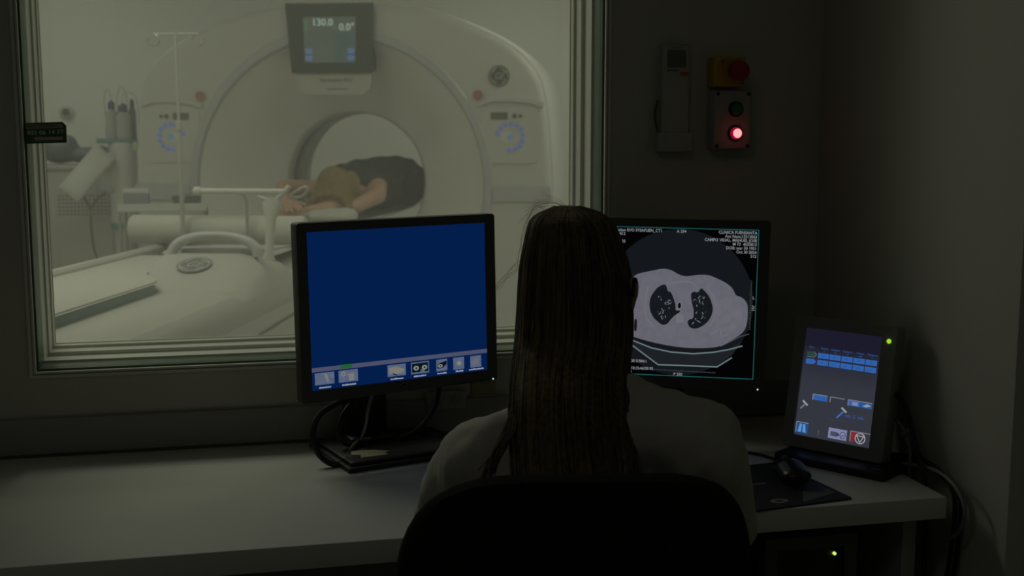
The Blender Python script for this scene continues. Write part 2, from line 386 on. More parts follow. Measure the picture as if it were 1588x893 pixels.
for s in (-1, 1):
    poly = [(s * 0.808, 1.008), (s * 1.098, 1.008), (s * 1.094, 1.078), (s * 0.803, 1.078)]
    bm = B(); prism(bm, poly, -0.012, 0.01, bev=0.004); part('waist_strip', bm, M_ring, gan)
    # recessed control pad with its hood, display, two round keys and the arc of blue keys
    cx = s * 0.892; cz = 1.332
    bm = B(); prism(bm, rrect(cx - 0.15, cz - 0.13, cx + 0.15, cz + 0.15, 0.05), -0.006, 0.01, bev=0.004); pad = part('control_pad', bm, M_gantry, gan)
    bm = B(); strip2(bm, [(cx - 0.16, cz + 0.165), (cx - 0.10, cz + 0.188), (cx, cz + 0.19), (cx + 0.10, cz + 0.18), (cx + 0.17, cz + 0.16)], 0.022, -0.013, 0.005); part('pad_hood', bm, M_gantry, gan)
    bm = B(); prism(bm, rrect(cx - s * 0.056 - 0.043, cz + 0.088, cx - s * 0.056 + 0.043, cz + 0.124, 0.004), -0.009, 0.0); obj('display_window', bm, M_greymark, pad)
    for dx in (0.022, 0.052):
        bm = B(); prism(bm, disc(cx + s * dx, cz + 0.106, 0.012 if dx < 0.03 else 0.009, n=16), -0.012, 0.0); obj('round_key', bm, M_greymark, pad)
    for k in range(11):
        a = R(165 - k * 26) if s > 0 else R(15 + k * 26)
        bm = B(); prism(bm, disc(cx + 0.066 * math.cos(a), cz + 0.066 * math.sin(a), 0.0105, n=12), -0.011, 0.0); obj('blue_key', bm, emis('4a5890'), pad)
    bm = B(); prism(bm, disc(cx, cz, 0.014, n=16), -0.010, 0.0); obj('centre_key', bm, emis('46688c'), pad)
    bm = B(); prism(bm, [(cx - s * 0.02 + 0.03 * math.cos(a), cz + 0.03 * math.sin(a)) for a in [R(k * 15) for k in range(24)]], -0.0085, 0.0); obj('centre_plate', bm, M_gantry2, pad)
    bm = B(); prism(bm, disc(s * 0.728, 1.542, 0.021, n=20), -0.014, 0.0, bev=0.004); part('stop_button', bm, mat('faded_red', (0.42, 0.16, 0.13), 0.5), gan, 'red round stop button')
# round script monogram badge
def badge(parent, Mx, r, dark, light):
    bm = B(); prism(bm, disc(0, 0, r, n=40), -0.006, 0.002, bev=0.0015); bd = obj('badge', bm, dark, parent, M=Mx)
    bm = B(); strip2(bm, [(r * 0.88 * math.cos(R(a)), r * 0.88 * math.sin(R(a))) for a in range(0, 361, 12)], r * 0.07, -0.0072, -0.005); obj('badge_ring', bm, light, bd, M=Mx)
    for a in (20, 110, 200, 290):
        c, sn = math.cos(R(a)), math.sin(R(a))
        pts = [(r * (0.80 - 0.14 * t) * math.cos(R(a + 50 * t)), r * (0.80 - 0.14 * t) * math.sin(R(a + 50 * t))) for t in (0, .33, .66, 1)]
        bm = B(); strip2(bm, pts, r * 0.09, -0.0072, -0.005); obj('badge_swirl', bm, light, bd, M=Mx)
    text('monogram', 'GE', r * 0.95, light, bd, -0.03 * r, -0.02 * r, -0.0068, 'CENTER', M=Mx, shear=0.35, sx=0.85, vcenter=True)
M_badgelight = mat('badge_silver', (0.5, 0.5, 0.46), 0.4)
badge(gan, Matrix.Translation((0.835, 0, 1.638)), 0.052, mat('badge_dark', (0.07, 0.075, 0.065), 0.5), M_badgelight)
# top display: tapered dark head with screen, cream pod under it
bm = B(); prism(bm, [(-0.243, 1.992), (0.190, 1.992), (0.180, 1.666), (-0.217, 1.666)], -0.040, 0.12, bev=0.012); hd = part('display_head', bm, mat('display_bezel', (0.028, 0.04, 0.03), 0.4), gan, 'dark display at the top of the scanner face')
bm = B(); prism(bm, [(-0.163, 1.936), (0.110, 1.936), (0.106, 1.708), (-0.158, 1.708)], -0.043, -0.035); obj('display_screen', bm, emis('464b48', var=0.15, scale=9), hd)
bm = B(); prism(bm, [(0.0, 1.86), (0.108, 1.86), (0.106, 1.712), (0.0, 1.712)], -0.0442, -0.042); obj('display_panel', bm, emis('3a4a4a'), hd)
text('display_number', '130.0', 0.05, emis('9aaaa8'), hd, -0.118, 1.892, -0.0445, bold=0.0008)
text('display_number', '0.0°', 0.05, emis('9aaaa8'), hd, 0.104, 1.868, -0.0455, 'RIGHT', bold=0.0008)
for x, z in ((-0.148, 1.91), (-0.147, 1.878), (0.0, 1.886)):
    bm = B(); prism(bm, [(x - 0.012, z - 0.012), (x + 0.012, z - 0.012), (x, z + 0.014)], -0.0455, -0.043); obj('display_arrow', bm, emis('4a6450'), hd)
for x in (-0.135, 0.083):
    for z in (1.765, 1.731):
        bm = B(); prism(bm, rrect(x - 0.018, z - 0.013, x + 0.018, z + 0.013, 0.005), -0.0455, -0.043); obj('display_icon', bm, emis('50608c'), hd)
bm = B(); prism(bm, [(-0.20, 1.667), (0.178, 1.667), (0.165, 1.585), (0.13, 1.56), (-0.15, 1.56), (-0.185, 1.585)], -0.026, 0.08, bev=0.012); pod = part('display_pod', bm, mat('pod_shell', (0.50, 0.495, 0.45), 0.45), gan)
text('model_name', 'Revolution EVO', 0.026, M_greymark, pod, 0.0, 1.612, -0.0268, 'CENTER', bold=0.0006)
bm = B(); prism(bm, rrect(-0.05, 1.572, 0.06, 1.577, 0.002), -0.028, -0.02); obj('pod_slot', bm, M_greymark, pod)

# ------------------------------------------------------------------ patient table (same frame as the gantry)
def tpt(u, a, z): return GM @ Vector((u, a, z))
tb = thing('patient_table', 'long cream patient table running from the window into the scanner bore', 'patient table', tuple(tpt(0, -2.0, 0)), GR)
TB = Matrix.Translation((0, 2.0, 0))     # table local = gantry local shifted by +2.0 along Y
def sect(us, a): return [Vector((u, a, z)) for u, z in us]
prof = [(-0.335, 0.845), (-0.335, 0.92), (-0.325, 0.928), (-0.30, 0.928), (-0.292, 0.918), (-0.29, 0.872), (0.20, 0.872), (0.245, 0.87), (0.285, 0.858), (0.308, 0.83), (0.318, 0.79), (0.312, 0.765), (0.322, 0.745), (0.335, 0.70), (0.338, 0.60), (0.338, 0.30), (0.30, 0.06), (-0.30, 0.06), (-0.338, 0.30), (-0.338, 0.70)]
bm = B()
def scaled(f, dz): return [(u * f, z - dz if z > 0.5 else z) for u, z in prof]
rings(bm, [sect(scaled(0.8, 0.05), -3.42), sect(scaled(0.95, 0.02), -3.40), sect(prof, -3.34), sect(prof, -0.6), sect(scaled(0.97, 0.01), -0.52)])
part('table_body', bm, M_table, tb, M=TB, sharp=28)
bm = B(); strip2(bm, [(-3.3, 0.70), (-0.6, 0.76)], 0.006, 0, 0.004)
bmesh.ops.transform(bm, matrix=Matrix.Translation((0.336, 0, 0)) @ Matrix.Rotation(R(90), 4, 'Z'), verts=bm.verts); part('side_seam', bm, M_greymark, tb, M=TB)
bm = B(); box(bm, (-0.36, -3.2, 0.0), (0.36, -0.6, 0.06), 0.02); part('table_foot', bm, M_ring, tb, M=TB)
# flat tray end with teal underside
tray = [(-0.29, -3.33), (0.068, -3.33), (0.068, -2.60), (0.06, -2.555), (0.02, -2.48), (-0.04, -2.40), (-0.08, -2.25), (-0.095, -2.05), (-0.10, -1.86), (-0.29, -1.86)]
FL = Matrix(((1, 0, 0, 0), (0, 0, 1, 0), (0, 1, 0, 0), (0, 0, 0, 1)))
bm = B(); prism(bm, tray, 0.903, 0.911, FL, bev=0.003, seg=2); part('tray_top', bm, M_pad, tb, M=TB)
bm = B(); prism(bm, [(x - 0.006 if x > -0.2 else x + 0.002, y + 0.004 if y < -3 else y - 0.004) for x, y in tray], 0.868, 0.904, FL); part('tray_edge', bm, M_teal, tb, 'teal edge under the white tray', M=TB)
# raised saddle that carries the badge
sad = []
for a, h, f in ((-2.55, 0.0, 0.86), (-2.53, 0.004, 0.94), (-2.45, 0.006, 1), (-2.41, 0.010, 1), (-2.21, 0.079, 1), (-2.19, 0.083, 1), (-2.13, 0.080, 1), (-2.05, 0.050, 1), (-1.93, 0.035, 1), (-1.90, 0.01, 0.97)):
    sad.append([Vector((0.11 + (u - 0.11) * f, a, z)) for u, z in ((-0.085, 0.866), (-0.08, 0.872 + h * 0.75), (-0.055, 0.872 + h), (0.06, 0.872 + h), (0.20, 0.872 + h), (0.255, 0.87 + h * 0.88), (0.290, 0.860 + h * 0.45), (0.31, 0.83), (0.2, 0.83), (-0.07, 0.83))])
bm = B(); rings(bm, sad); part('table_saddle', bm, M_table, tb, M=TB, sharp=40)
BM_ = TB @ Matrix.Translation((0.08, -2.29, 0.924)) @ Matrix.Rotation(R(-90 + 19.0), 4, 'X')
badge(tb, BM_, 0.056, mat('badge_grey', (0.20, 0.205, 0.19), 0.5), M_ring)
# arched grab handle and its socket bar
arc = [(0.150 * math.cos(R(a)) + 0.112, -2.185 + 0.01 * math.sin(R(a)), 0.945 + 0.072 * math.sin(R(a)) ** 0.8) for a in range(0, 181, 10)]
bm = B(); tube(bm, arc, [0.012 + 0.006 * abs(math.cos(R(a))) for a in range(0, 181, 10)], 12); part('grab_handle', bm, M_ring, tb, 'grey arched grab handle', M=TB)
bm = B(); box(bm, (-0.02, -2.16, 0.91), (0.25, -2.10, 0.972), 0.012); part('handle_socket', bm, M_ring, tb, M=TB)
# cradle: dished board and pad running into the bore
bm = B(); cr = []
for a in (-1.86, -1.83, -0.6, 1.75, 1.78):
    f = 0.9 if a in (-1.86, 1.78) else 1
    cr.append([Vector((u * f, a, z)) for u, z in ((-0.22, 0.915), (-0.21, 0.925), (-0.1, 0.902), (0, 0.898), (0.1, 0.902), (0.21, 0.925), (0.22, 0.915), (0.12, 0.878), (0, 0.873), (-0.12, 0.878))])
rings(bm, cr); part('cradle', bm, M_pad, tb, M=TB)

# roll of couch paper across the table
rl = thing('paper_roll', 'white couch paper roll lying across the patient table behind the handle', 'paper roll', tuple(tpt(-0.08, -1.61, 0.929)), GR)
bm = B(); lathe(bm, [(0.012, -0.345), (0.050, -0.345), (0.056, -0.338), (0.056, 0.338), (0.050, 0.345), (0.012, 0.345)], 40, Matrix.Translation((0, 0, 0.056)) @ Matrix.Rotation(R(90), 4, 'Y'), cap=False); part('paper', bm, M_pad, rl)
bm = B(); lathe(bm, [(0.013, -0.346), (0.013, 0.346)], 20, Matrix.Translation((0, 0, 0.056)) @ Matrix.Rotation(R(90), 4, 'Y')); part('core', bm, M_ring, rl)
# grey wire holder with its two uprights in front of the roll
wh = thing('wire_holder', 'thin grey wire frame standing in front of the paper roll', 'frame', tuple(tpt(-0.07, -1.695, 0.912)), GR)
bm = B(); tube(bm, [(-0.115, 0, 0.02), (-0.115, 0, 0.19), (-0.105, 0, 0.215), (-0.08, 0, 0.222), (0.10, 0, 0.222), (0.125, 0, 0.215), (0.135, 0, 0.19), (0.135, 0, 0.02)], 0.006, 8); part('wire', bm, M_steel, wh)
for x in (-0.115, 0.135):
    bm = B(); lathe(bm, [(0.02, -0.0), (0.02, 0.012), (0.009, 0.02), (0.009, 0.05)], 16, Matrix.Translation((x, 0, 0.0))); part('socket', bm, M_steel, wh)

# IV pole clipped to the table
iv = thing('iv_pole', 'slim white drip pole with two hooks standing on patient table', 'drip stand', tuple(tpt(-0.165, -1.755, 0.918)), GR)
bm = B(); tube(bm, [(0, 0, 0), (0, 0, 0.474)], 0.008, 12); part('lower_tube', bm, M_steel2, iv)
bm = B(); tube(bm, [(0, 0, 0.454), (0, 0, 0.81)], 0.0055, 12); part('upper_tube', bm, M_steel2, iv)
bm = B(); lathe(bm, [(0.006, 0.444), (0.012, 0.449), (0.012, 0.479), (0.006, 0.484)], 16); part('height_collar', bm, M_steel2, iv)
bm = B(); lathe(bm, [(0.022, 0.0), (0.022, 0.012), (0.013, 0.02), (0.013, 0.06)], 20); part('base_socket', bm, M_steel, iv)
bm = B(); tube(bm, [(-0.085, 0, 0.80), (0.085, 0, 0.80)], 0.004, 8); part('crossbar', bm, M_steel2, iv)
for s in (-1, 1):
    pts = [(s * 0.085 + 0.022 * math.sin(t), 0, 0.80 - 0.022 + 0.022 * math.cos(t)) for t in [R(k * 30) * (-s) for k in range(0, 11)]]
    bm = B(); tube(bm, pts, 0.0035, 8); part('hook', bm, M_steel, iv)

# white Y-shaped arm rest with long padded bar
ar = thing('arm_support', 'white fork-shaped arm support with long bar beside the patient head', 'arm support', tuple(tpt(0.20, -1.88, 0.90)), GR)
bm = B(); rings(bm, [[Vector((x + w * math.cos(t), 0.011 * math.sin(t), z)) for t in [2 * math.pi * k / 16 for k in range(16)]] for x, w, z in ((-0.0, 0.028, 0.0), (0.004, 0.018, 0.015), (0.008, 0.016, 0.06), (0.014, 0.020, 0.15), (0.018, 0.030, 0.18), (0.02, 0.034, 0.21), (0.02, 0.030, 0.228))]); part('fork_stem', bm, M_white, ar)
bm = B(); tube(bm, [(0.012, 0, 0.215), (-0.03, -0.0, 0.232)], 0.009, 10); part('fork_prong', bm, M_white, ar)
bm = B(); tube(bm, [(0.03, 0, 0.215), (0.07, 0, 0.25), (0.085, 0, 0.268)], 0.009, 10); part('fork_prong', bm, M_white, ar)
bm = B(); tube(bm, [(-0.255, 0.0, 0.249), (0.065, 0.0, 0.249)], 0.0105, 12); part('support_bar', bm, M_white, ar)
bm = B(); lathe(bm, [(0.012, -0.014), (0.016, -0.01), (0.016, 0.01), (0.012, 0.014)], 16, Matrix.Translation((-0.255, 0, 0.249)) @ Matrix.Rotation(R(90), 4, 'Y')); part('bar_end', bm, M_white, ar)
bm = B(); tube(bm, spline([(0.085, 0.01, 0.235), (0.11, 0.01, 0.25), (0.14, 0.01, 0.265), (0.15, 0.01, 0.255), (0.13, 0.01, 0.232), (0.10, 0.01, 0.228), (0.085, 0.01, 0.235)], 4), 0.006, 8); part('strap_loop', bm, M_steel, ar)

# pillow and patient
pl = blob('pillow', chain([((-0.17, 0, 0.045), (0.06, 0.13, 0.042)), ((0.17, 0, 0.045), (0.06, 0.13, 0.042))], 5), M_pad, voxel=0.012, smooth=8)
tag(pl, 'flat white pillow under the head of the person in the scanner', 'pillow'); pl.location = tpt(-0.02, -0.50, 0.916); pl.rotation_euler = (0, 0, GR)
pt = thing('person', 'person in sleeveless navy top lying in the scanner bore, arms stretched overhead', 'person', tuple(tpt(0.03, 0.1, 0.912)), GR, 'scan room patient')
# local: y = towards feet, head at y = -0.5
def finger(base, d1, d2, L, r, bend):
    base, d1, d2 = Vector(base), Vector(d1).normalized(), Vector(d2).normalized()
    p1 = base + d1 * L * 0.45; m = (d1 * (1 - bend) + d2 * bend).normalized(); p2 = p1 + m * L * 0.32; p3 = p2 + (m * 0.5 + d2 * 0.5).normalized() * L * 0.23
    return chain([(base, r), (p1, r * 0.95), (p2, r * 0.88), (p3, r * 0.78)], 4)
def hand(wr, d, side, down, s=1.0, thumb=1):
    """wrist point, pointing direction, across direction (towards thumb side), palm-down direction"""
    wr, d, side, down = Vector(wr), Vector(d).normalized(), Vector(side).normalized(), Vector(down).normalized()
    out = []
    for k in range(5):
        for j in range(4):
            out.append((wr + d * (0.018 + 0.017 * k) * s + side * (-0.027 + 0.018 * j) * s * (0.75 + 0.06 * k), 0.0135 * s))
    for j, (L, off) in enumerate(((0.060, -0.033), (0.074, -0.012), (0.082, 0.010), (0.074, 0.031))):
        out += finger(wr + d * (0.092 - 0.004 * abs(j - 2)) * s + side * off * s, d + side * (off * 3), d + down * 1.1, L * s, 0.0088 * s, 0.4)
    out += finger(wr + d * 0.03 * s + side * 0.034 * s, side + d * 0.9 + down * 0.2, d + down * 0.3, 0.066 * s, 0.0105 * s, 0.4)
    return out
body = []
body += chain([((0, 0.02, 0.135), (0.15, 0.09, 0.10)), ((0.02, 0.22, 0.145), (0.155, 0.12, 0.12)), ((0.07, 0.42, 0.15), (0.16, 0.12, 0.12)), ((0.11, 0.66, 0.15), (0.175, 0.12, 0.125))], 4)
body += chain([((-0.14, -0.04, 0.13), 0.06), ((0.14, -0.04, 0.15), 0.06)], 4)
body += chain([((0, -0.05, 0.13), 0.055), ((0.02, -0.25, 0.12), 0.055)], 4)
body += [((0.03, -0.42, 0.145), (0.074, 0.105, 0.095)), ((0.03, -0.36, 0.18), (0.06, 0.085, 0.06)), ((0.03, -0.31, 0.17), (0.05, 0.06, 0.05)), ((0.03, -0.375, 0.245), (0.014, 0.03, 0.016)), ((0.03, -0.33, 0.232), (0.024, 0.012, 0.010)), ((-0.045, -0.40, 0.13), (0.012, 0.02, 0.03)), ((0.105, -0.40, 0.13), (0.012, 0.02, 0.03))]
body += chain([((0.16, -0.05, 0.165), 0.052), ((0.19, -0.20, 0.125), 0.047), ((0.135, -0.46, 0.085), 0.038)], 6)
body += chain([((0.135, -0.46, 0.085), 0.038), ((0.03, -0.60, 0.085), 0.034), ((-0.07, -0.68, 0.07), 0.025)], 5)
body += hand((-0.07, -0.68, 0.07), (-0.9, -0.3, -0.05), (-0.3, 0.9, 0.3), (0.2, 0.1, -0.9))
body += chain([((-0.16, -0.05, 0.14), 0.052), ((-0.21, -0.20, 0.16), 0.045), ((-0.24, -0.40, 0.175), 0.038)], 6)
body += chain([((-0.24, -0.40, 0.175), 0.038), ((-0.20, -0.56, 0.14), 0.033), ((-0.14, -0.70, 0.115), 0.025)], 5)
body += hand((-0.14, -0.70, 0.115), (0.5, -0.8, -0.1), (0.8, 0.5, 0.2), (0.1, 0, -1))
for s in (-1, 1):
    body += chain([((0.10 + s * 0.085, 0.68, 0.12), (0.085, 0.09, 0.095)), ((s * 0.10, 1.10, 0.10), 0.058), ((s * 0.10, 1.48, 0.075), 0.040)], 6)
    body += chain([((s * 0.10, 1.48, 0.075), 0.038), ((s * 0.14, 1.53, 0.11), 0.032), ((s * 0.16, 1.58, 0.13), 0.026)], 4)
blob('body', body, M_skin, pt, voxel=0.0065, smooth=5)
shirt = chain([((0, 0.05, 0.14), (0.165, 0.10, 0.118)), ((0.02, 0.22, 0.155), (0.18, 0.12, 0.145)), ((0.07, 0.42, 0.16), (0.19, 0.12, 0.15)), ((0.11, 0.66, 0.16), (0.20, 0.12, 0.15))], 4)
shirt += chain([((-0.125, -0.025, 0.15), 0.07), ((0.135, -0.025, 0.175), 0.072)], 4) + [((0.02, 0.10, 0.255), (0.06, 0.06, 0.045)), ((-0.07, 0.12, 0.235), (0.055, 0.06, 0.045))]
blob('shirt', shirt, M_navy, pt, voxel=0.008, smooth=5, fold=0.005)
tr = []
for s in (-1, 1): tr += chain([((0.10 + s * 0.085, 0.68, 0.13), (0.105, 0.09, 0.12)), ((s * 0.10, 1.10, 0.105), 0.068), ((s * 0.10, 1.44, 0.08), 0.052)], 6)
blob('trousers', tr, mat('dark_trousers', (0.03, 0.032, 0.035), 0.9), pt, voxel=0.008, smooth=4, fold=0.004)
hr = [((0.03, -0.44, 0.17), (0.095, 0.105, 0.115)), ((0.03, -0.48, 0.11), (0.112, 0.10, 0.085)), ((0.09, -0.36, 0.17), (0.05, 0.09, 0.09))]
for k in range(16):
    a = R(-160 + k * 21.3); q = Vector((0.03 + 0.07 * math.cos(a), -0.47, 0.12 + 0.07 * math.sin(a)))
    hr += chain([(q, 0.03), (q + Vector((0.03 * math.cos(a), -0.10, -0.05 + 0.01 * math.sin(a))), 0.022)], 4)
def fur(name, c1, c2):
    m = bpy.data.materials.new(name); m.use_nodes = True; nt = m.node_tree; b = nt.nodes['Principled BSDF']; b.inputs['Roughness'].default_value = 0.6
    b.inputs['Specular IOR Level'].default_value = 0.2
    g = nt.nodes.new('ShaderNodeNewGeometry'); tc = nt.nodes.new('ShaderNodeTexCoord'); mp = nt.nodes.new('ShaderNodeMapping'); mp.inputs['Scale'].default_value = (160, 160, 6)
    n = nt.nodes.new('ShaderNodeTexNoise'); n.inputs['Scale'].default_value = 1.0; n.inputs['Detail'].default_value = 3
    nt.links.new(tc.outputs['Object'], mp.inputs[0]); nt.links.new(mp.outputs[0], n.inputs['Vector'])
    ad = nt.nodes.new('ShaderNodeMath'); ad.operation = 'ADD'; nt.links.new(n.outputs['Fac'], ad.inputs[0])
    mu = nt.nodes.new('ShaderNodeMath'); mu.operation = 'MULTIPLY'; mu.inputs[1].default_value = 0.5; nt.links.new(g.outputs['Random Per Island'], mu.inputs[0]); nt.links.new(mu.outputs[0], ad.inputs[1])
    mr = nt.nodes.new('ShaderNodeMapRange'); mr.inputs['From Min'].default_value = 0.35; mr.inputs['From Max'].default_value = 1.1; nt.links.new(ad.outputs[0], mr.inputs['Value'])
    x = nt.nodes.new('ShaderNodeMix'); x.data_type = 'RGBA'; x.inputs[6].default_value = c1 + (1,); x.inputs[7].default_value = c2 + (1,)
    nt.links.new(mr.outputs[0], x.inputs[0]); nt.links.new(x.outputs[2], b.inputs['Base Color'])
    return m
hb = blob('hair', hr, fur('blond_hair', (0.09, 0.06, 0.022), (0.33, 0.245, 0.10)), pt, voxel=0.007, smooth=3, fold=0.006, fold_scale=45, cut=lambda p: p.y > -0.40 and p.z > 0.215 and abs(p.x - 0.03) < 0.05)
hb['label'] = 'blond hair spread towards the window'

# ------------------------------------------------------------------ contrast injector, cabinet, trolley behind the table
ij = thing('contrast_injector', 'white cylindrical contrast injector column with teal disc and bottles', 'injector', (-0.66, 6.8, 0))
bm = B(); lathe(bm, [(0.074, 0.86), (0.074, 1.29), (0.07, 1.30)], 40); part('column', bm, M_gantry, ij)
bm = B(); lathe(bm, [(0.079, 0.835), (0.081, 0.842), (0.079, 0.862), (0.07, 0.865)], 40); part('lower_collar', bm, mat('faded_teal', (0.12, 0.30, 0.29), 0.5), ij, 'teal ring low on the column')
bm = B(); lathe(bm, [(0.06, 0.08), (0.06, 0.86)], 28); part('pedestal', bm, M_ring, ij)
bm = B(); prism(bm, rrect(-0.135, -0.06, 0.085, 0.06, 0.055), 1.295, 1.32); bmesh.ops.transform(bm, matrix=Matrix(((1, 0, 0, 0), (0, 0, 1, 0), (0, 1, 0, 0), (0, 0, 0, 1))), verts=bm.verts); part('top_disc', bm, _M['faded_teal'], ij)
for k in range(5):
    a = 2 * math.pi * k / 5; bm = B(); tube(bm, [(0, 0, 0.10), (0.13 * math.cos(a), 0.13 * math.sin(a), 0.07)], 0.022, 10); part('foot', bm, M_ring, ij)
    bm = B(); lathe(bm, [(0.035, -0.015), (0.035, 0.015)], 16, Matrix.Translation((0.13 * math.cos(a), 0.13 * math.sin(a), 0.035)) @ Matrix.Rotation(a, 4, 'Z') @ Matrix.Rotation(R(90), 4, 'X')); part('caster', bm, M_black, ij)
for x, y, r, h, col in ((-0.05, 0.0, 0.03, 0.14, 'c'), (0.012, -0.02, 0.04, 0.125, 'c'), (0.055, 0.03, 0.02, 0.15, 'd')):
    m = mat('syringe_barrel', (0.42, 0.44, 0.42), 0.25) if col == 'c' else mat('syringe_dark', (0.12, 0.14, 0.15), 0.3)
    bm = B(); lathe(bm, [(r, 1.32), (r, 1.32 + h), (r * 0.5, 1.32 + h + 0.02), (r * 0.3, 1.32 + h + 0.05)], 20, Matrix.Translation((x, y, 0))); sy = part('syringe', bm, m, ij)
    bm = B(); lathe(bm, [(r * 0.55, 1.335 + h), (r * 0.62, 1.345 + h), (r * 0.6, 1.372 + h), (r * 0.2, 1.385 + h)], 14, Matrix.Translation((x, y, 0))); obj('cap', bm, mat('blue_cap', (0.05, 0.07, 0.16), 0.4), sy)
for k, (x0, x1, top) in enumerate(((-0.05, -0.085, 1.585), (0.01, 0.085, 1.57), (0.03, -0.02, 1.6))):
    bm = B(); tube(bm, spline([(x0, 0, 1.49), (x0, 0, 1.55), ((x0 + x1) / 2, 0, top), (x1, 0, 1.53), (x1 + 0.005, 0, 1.42), (x1, 0, 1.325)], 5), 0.0022, 6); part('tubing', bm, M_greymark2, ij)
bm = B(); lathe(bm, [(0.0, 0), (0.013, 0.003), (0.013, 0.045), (0.0, 0.05)], 12, Matrix.Translation((0.075, -0.075, 1.255))); part('green_clip', bm, mat('pale_green', (0.45, 0.62, 0.35), 0.5), ij)
PM = Matrix.Translation((-0.175, -0.12, 1.135)) @ Matrix.Rotation(R(40), 4, 'Y') @ Matrix.Rotation(R(-15), 4, 'X')
bm = B(); box(bm, (-0.065, -0.03, -0.155), (0.065, 0.03, 0.155), 0.016, 3, PM); hd2 = part('injector_head', bm, M_gantry, ij, 'slanted white injector head')
bm = B(); box(bm, (-0.05, -0.034, -0.135), (0.05, -0.026, 0.13), 0.003, 2, PM); obj('head_panel', bm, M_gantry2, hd2)
bm = B(); tube(bm, spline([(-0.14, -0.08, 1.06), (-0.06, -0.05, 1.05), (-0.02, 0, 1.09), (0, 0, 1.12)], 5), 0.022, 10); part('head_arm', bm, M_ring, ij)
bm = B(); tube(bm, spline([(-0.20, -0.13, 1.02), (-0.175, -0.14, 0.97), (-0.165, -0.14, 0.93), (-0.165, -0.14, 0.84), (-0.15, -0.13, 0.70), (-0.08, -0.08, 0.55), (-0.03, -0.04, 0.45)], 5), 0.006, 8); part('coiled_lead', bm, M_greymark, ij, 'dark hanging lead')
bm = B(); tube(bm, spline([(-0.165, -0.14, 0.95), (-0.13, -0.12, 1.0), (-0.09, -0.09, 1.03)], 5), 0.006, 8); part('short_lead', bm, M_greymark, ij)

cb = thing('equipment_cabinet', 'low white cabinet with a perforated vent, behind the injector', 'cabinet', (-1.16, 7.45, 0))
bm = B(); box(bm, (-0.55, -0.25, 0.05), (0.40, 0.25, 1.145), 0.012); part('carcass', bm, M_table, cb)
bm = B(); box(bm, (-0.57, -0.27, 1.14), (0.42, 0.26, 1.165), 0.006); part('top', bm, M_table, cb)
bm = B(); box(bm, (-0.50, -0.2, 0), (0.36, 0.2, 0.05)); part('plinth', bm, M_greymark, cb)
bm = B()
for i in range(14):
    for j in range(6):
        prism(bm, disc(0.10 + i * 0.021, 0.885 + j * 0.021, 0.006, n=6), -0.2525, -0.249)
v = part('vent_holes', bm, M_greymark, cb); v['kind'] = 'stuff'
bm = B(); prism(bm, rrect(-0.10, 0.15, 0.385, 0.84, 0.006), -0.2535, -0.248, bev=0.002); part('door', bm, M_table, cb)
ck = blob('cushion', [((0, 0, 0.075), (0.11, 0.12, 0.075)), ((0.05, 0, 0.09), (0.06, 0.11, 0.085)), ((0.16, 0, 0.05), (0.13, 0.12, 0.05)), ((0.24, 0.02, 0.055), (0.05, 0.10, 0.055)), ((-0.05, 0.03, 0.12), (0.08, 0.08, 0.09))], mat('blue_grey_vinyl', (0.10, 0.12, 0.135), 0.5, var=0.1), voxel=0.012, smooth=4)
tag(ck, 'slumped dark blue-grey cushion on top of the low white cabinet', 'cushion'); ck.location = (-1.08, 7.45, 1.168)
wf = thing('wall_outlet', 'small round wall outlet left of the injector, on the far wall', 'outlet', (-1.215, 8.8, 1.49))
bm = B(); lathe(bm, [(0.05, 0), (0.05, 0.02), (0.03, 0.03), (0.03, 0.05)], 24, Matrix.Rotation(R(90), 4, 'X')); part('plate', bm, M_white, wf)
bm = B(); lathe(bm, [(0.026, 0.045), (0.026, 0.056), (0.0, 0.058)], 20, Matrix.Rotation(R(90), 4, 'X'), cap=False); part('socket', bm, M_greymark, wf)
tl = thing('instrument_trolley', 'small pale trolley with trays between injector and scanner', 'trolley', (-0.42, 6.15, 0))
for z in (0.45, 0.97):
    bm = B(); box(bm, (-0.20, -0.14, z), (0.22, 0.14, z + 0.018), 0.006); box(bm, (-0.20, -0.14, z + 0.015), (0.22, -0.132, z + 0.04)); part('shelf', bm, M_gantry2, tl)
for x in (-0.19, 0.21):
    for y in (-0.13, 0.13):
        bm = B(); tube(bm, [(x, y, 0.06), (x, y, 0.99)], 0.009, 8); lg = part('leg', bm, M_steel, tl)
        bm = B(); lathe(bm, [(0.03, -0.01), (0.03, 0.01)], 14, Matrix.Translation((x, y, 0.03)) @ Matrix.Rotation(R(90), 4, 'X')); obj('caster', bm, M_black, lg)
kb = obj('instrument_tray', lathe(B(), [(0.05, 0.0), (0.062, 0.006), (0.072, 0.05), (0.076, 0.052), (0.068, 0.046), (0.055, 0.012), (0.0, 0.010)], 28, Matrix.Diagonal((1, 0.7, 1, 1)), cap=False), mat('grey_dish', (0.16, 0.165, 0.15), 0.4), None)
tag(kb, 'dark oval dish on the small pale trolley', 'dish'); kb.location = (-0.30, 6.13, 0.988)
gb = thing('glove_box', 'grey box with a lid on the small trolley beside the injector', 'box', (-0.53, 6.15, 0.988))
bm = B(); box(bm, (-0.07, -0.05, 0), (0.05, 0.05, 0.07), 0.004); part('carton', bm, mat('grey_carton', (0.30, 0.31, 0.34), 0.6), gb)
bm = B(); box(bm, (-0.072, -0.052, 0.068), (0.052, 0.052, 0.09), 0.004); part('lid', bm, M_gantry2, gb)

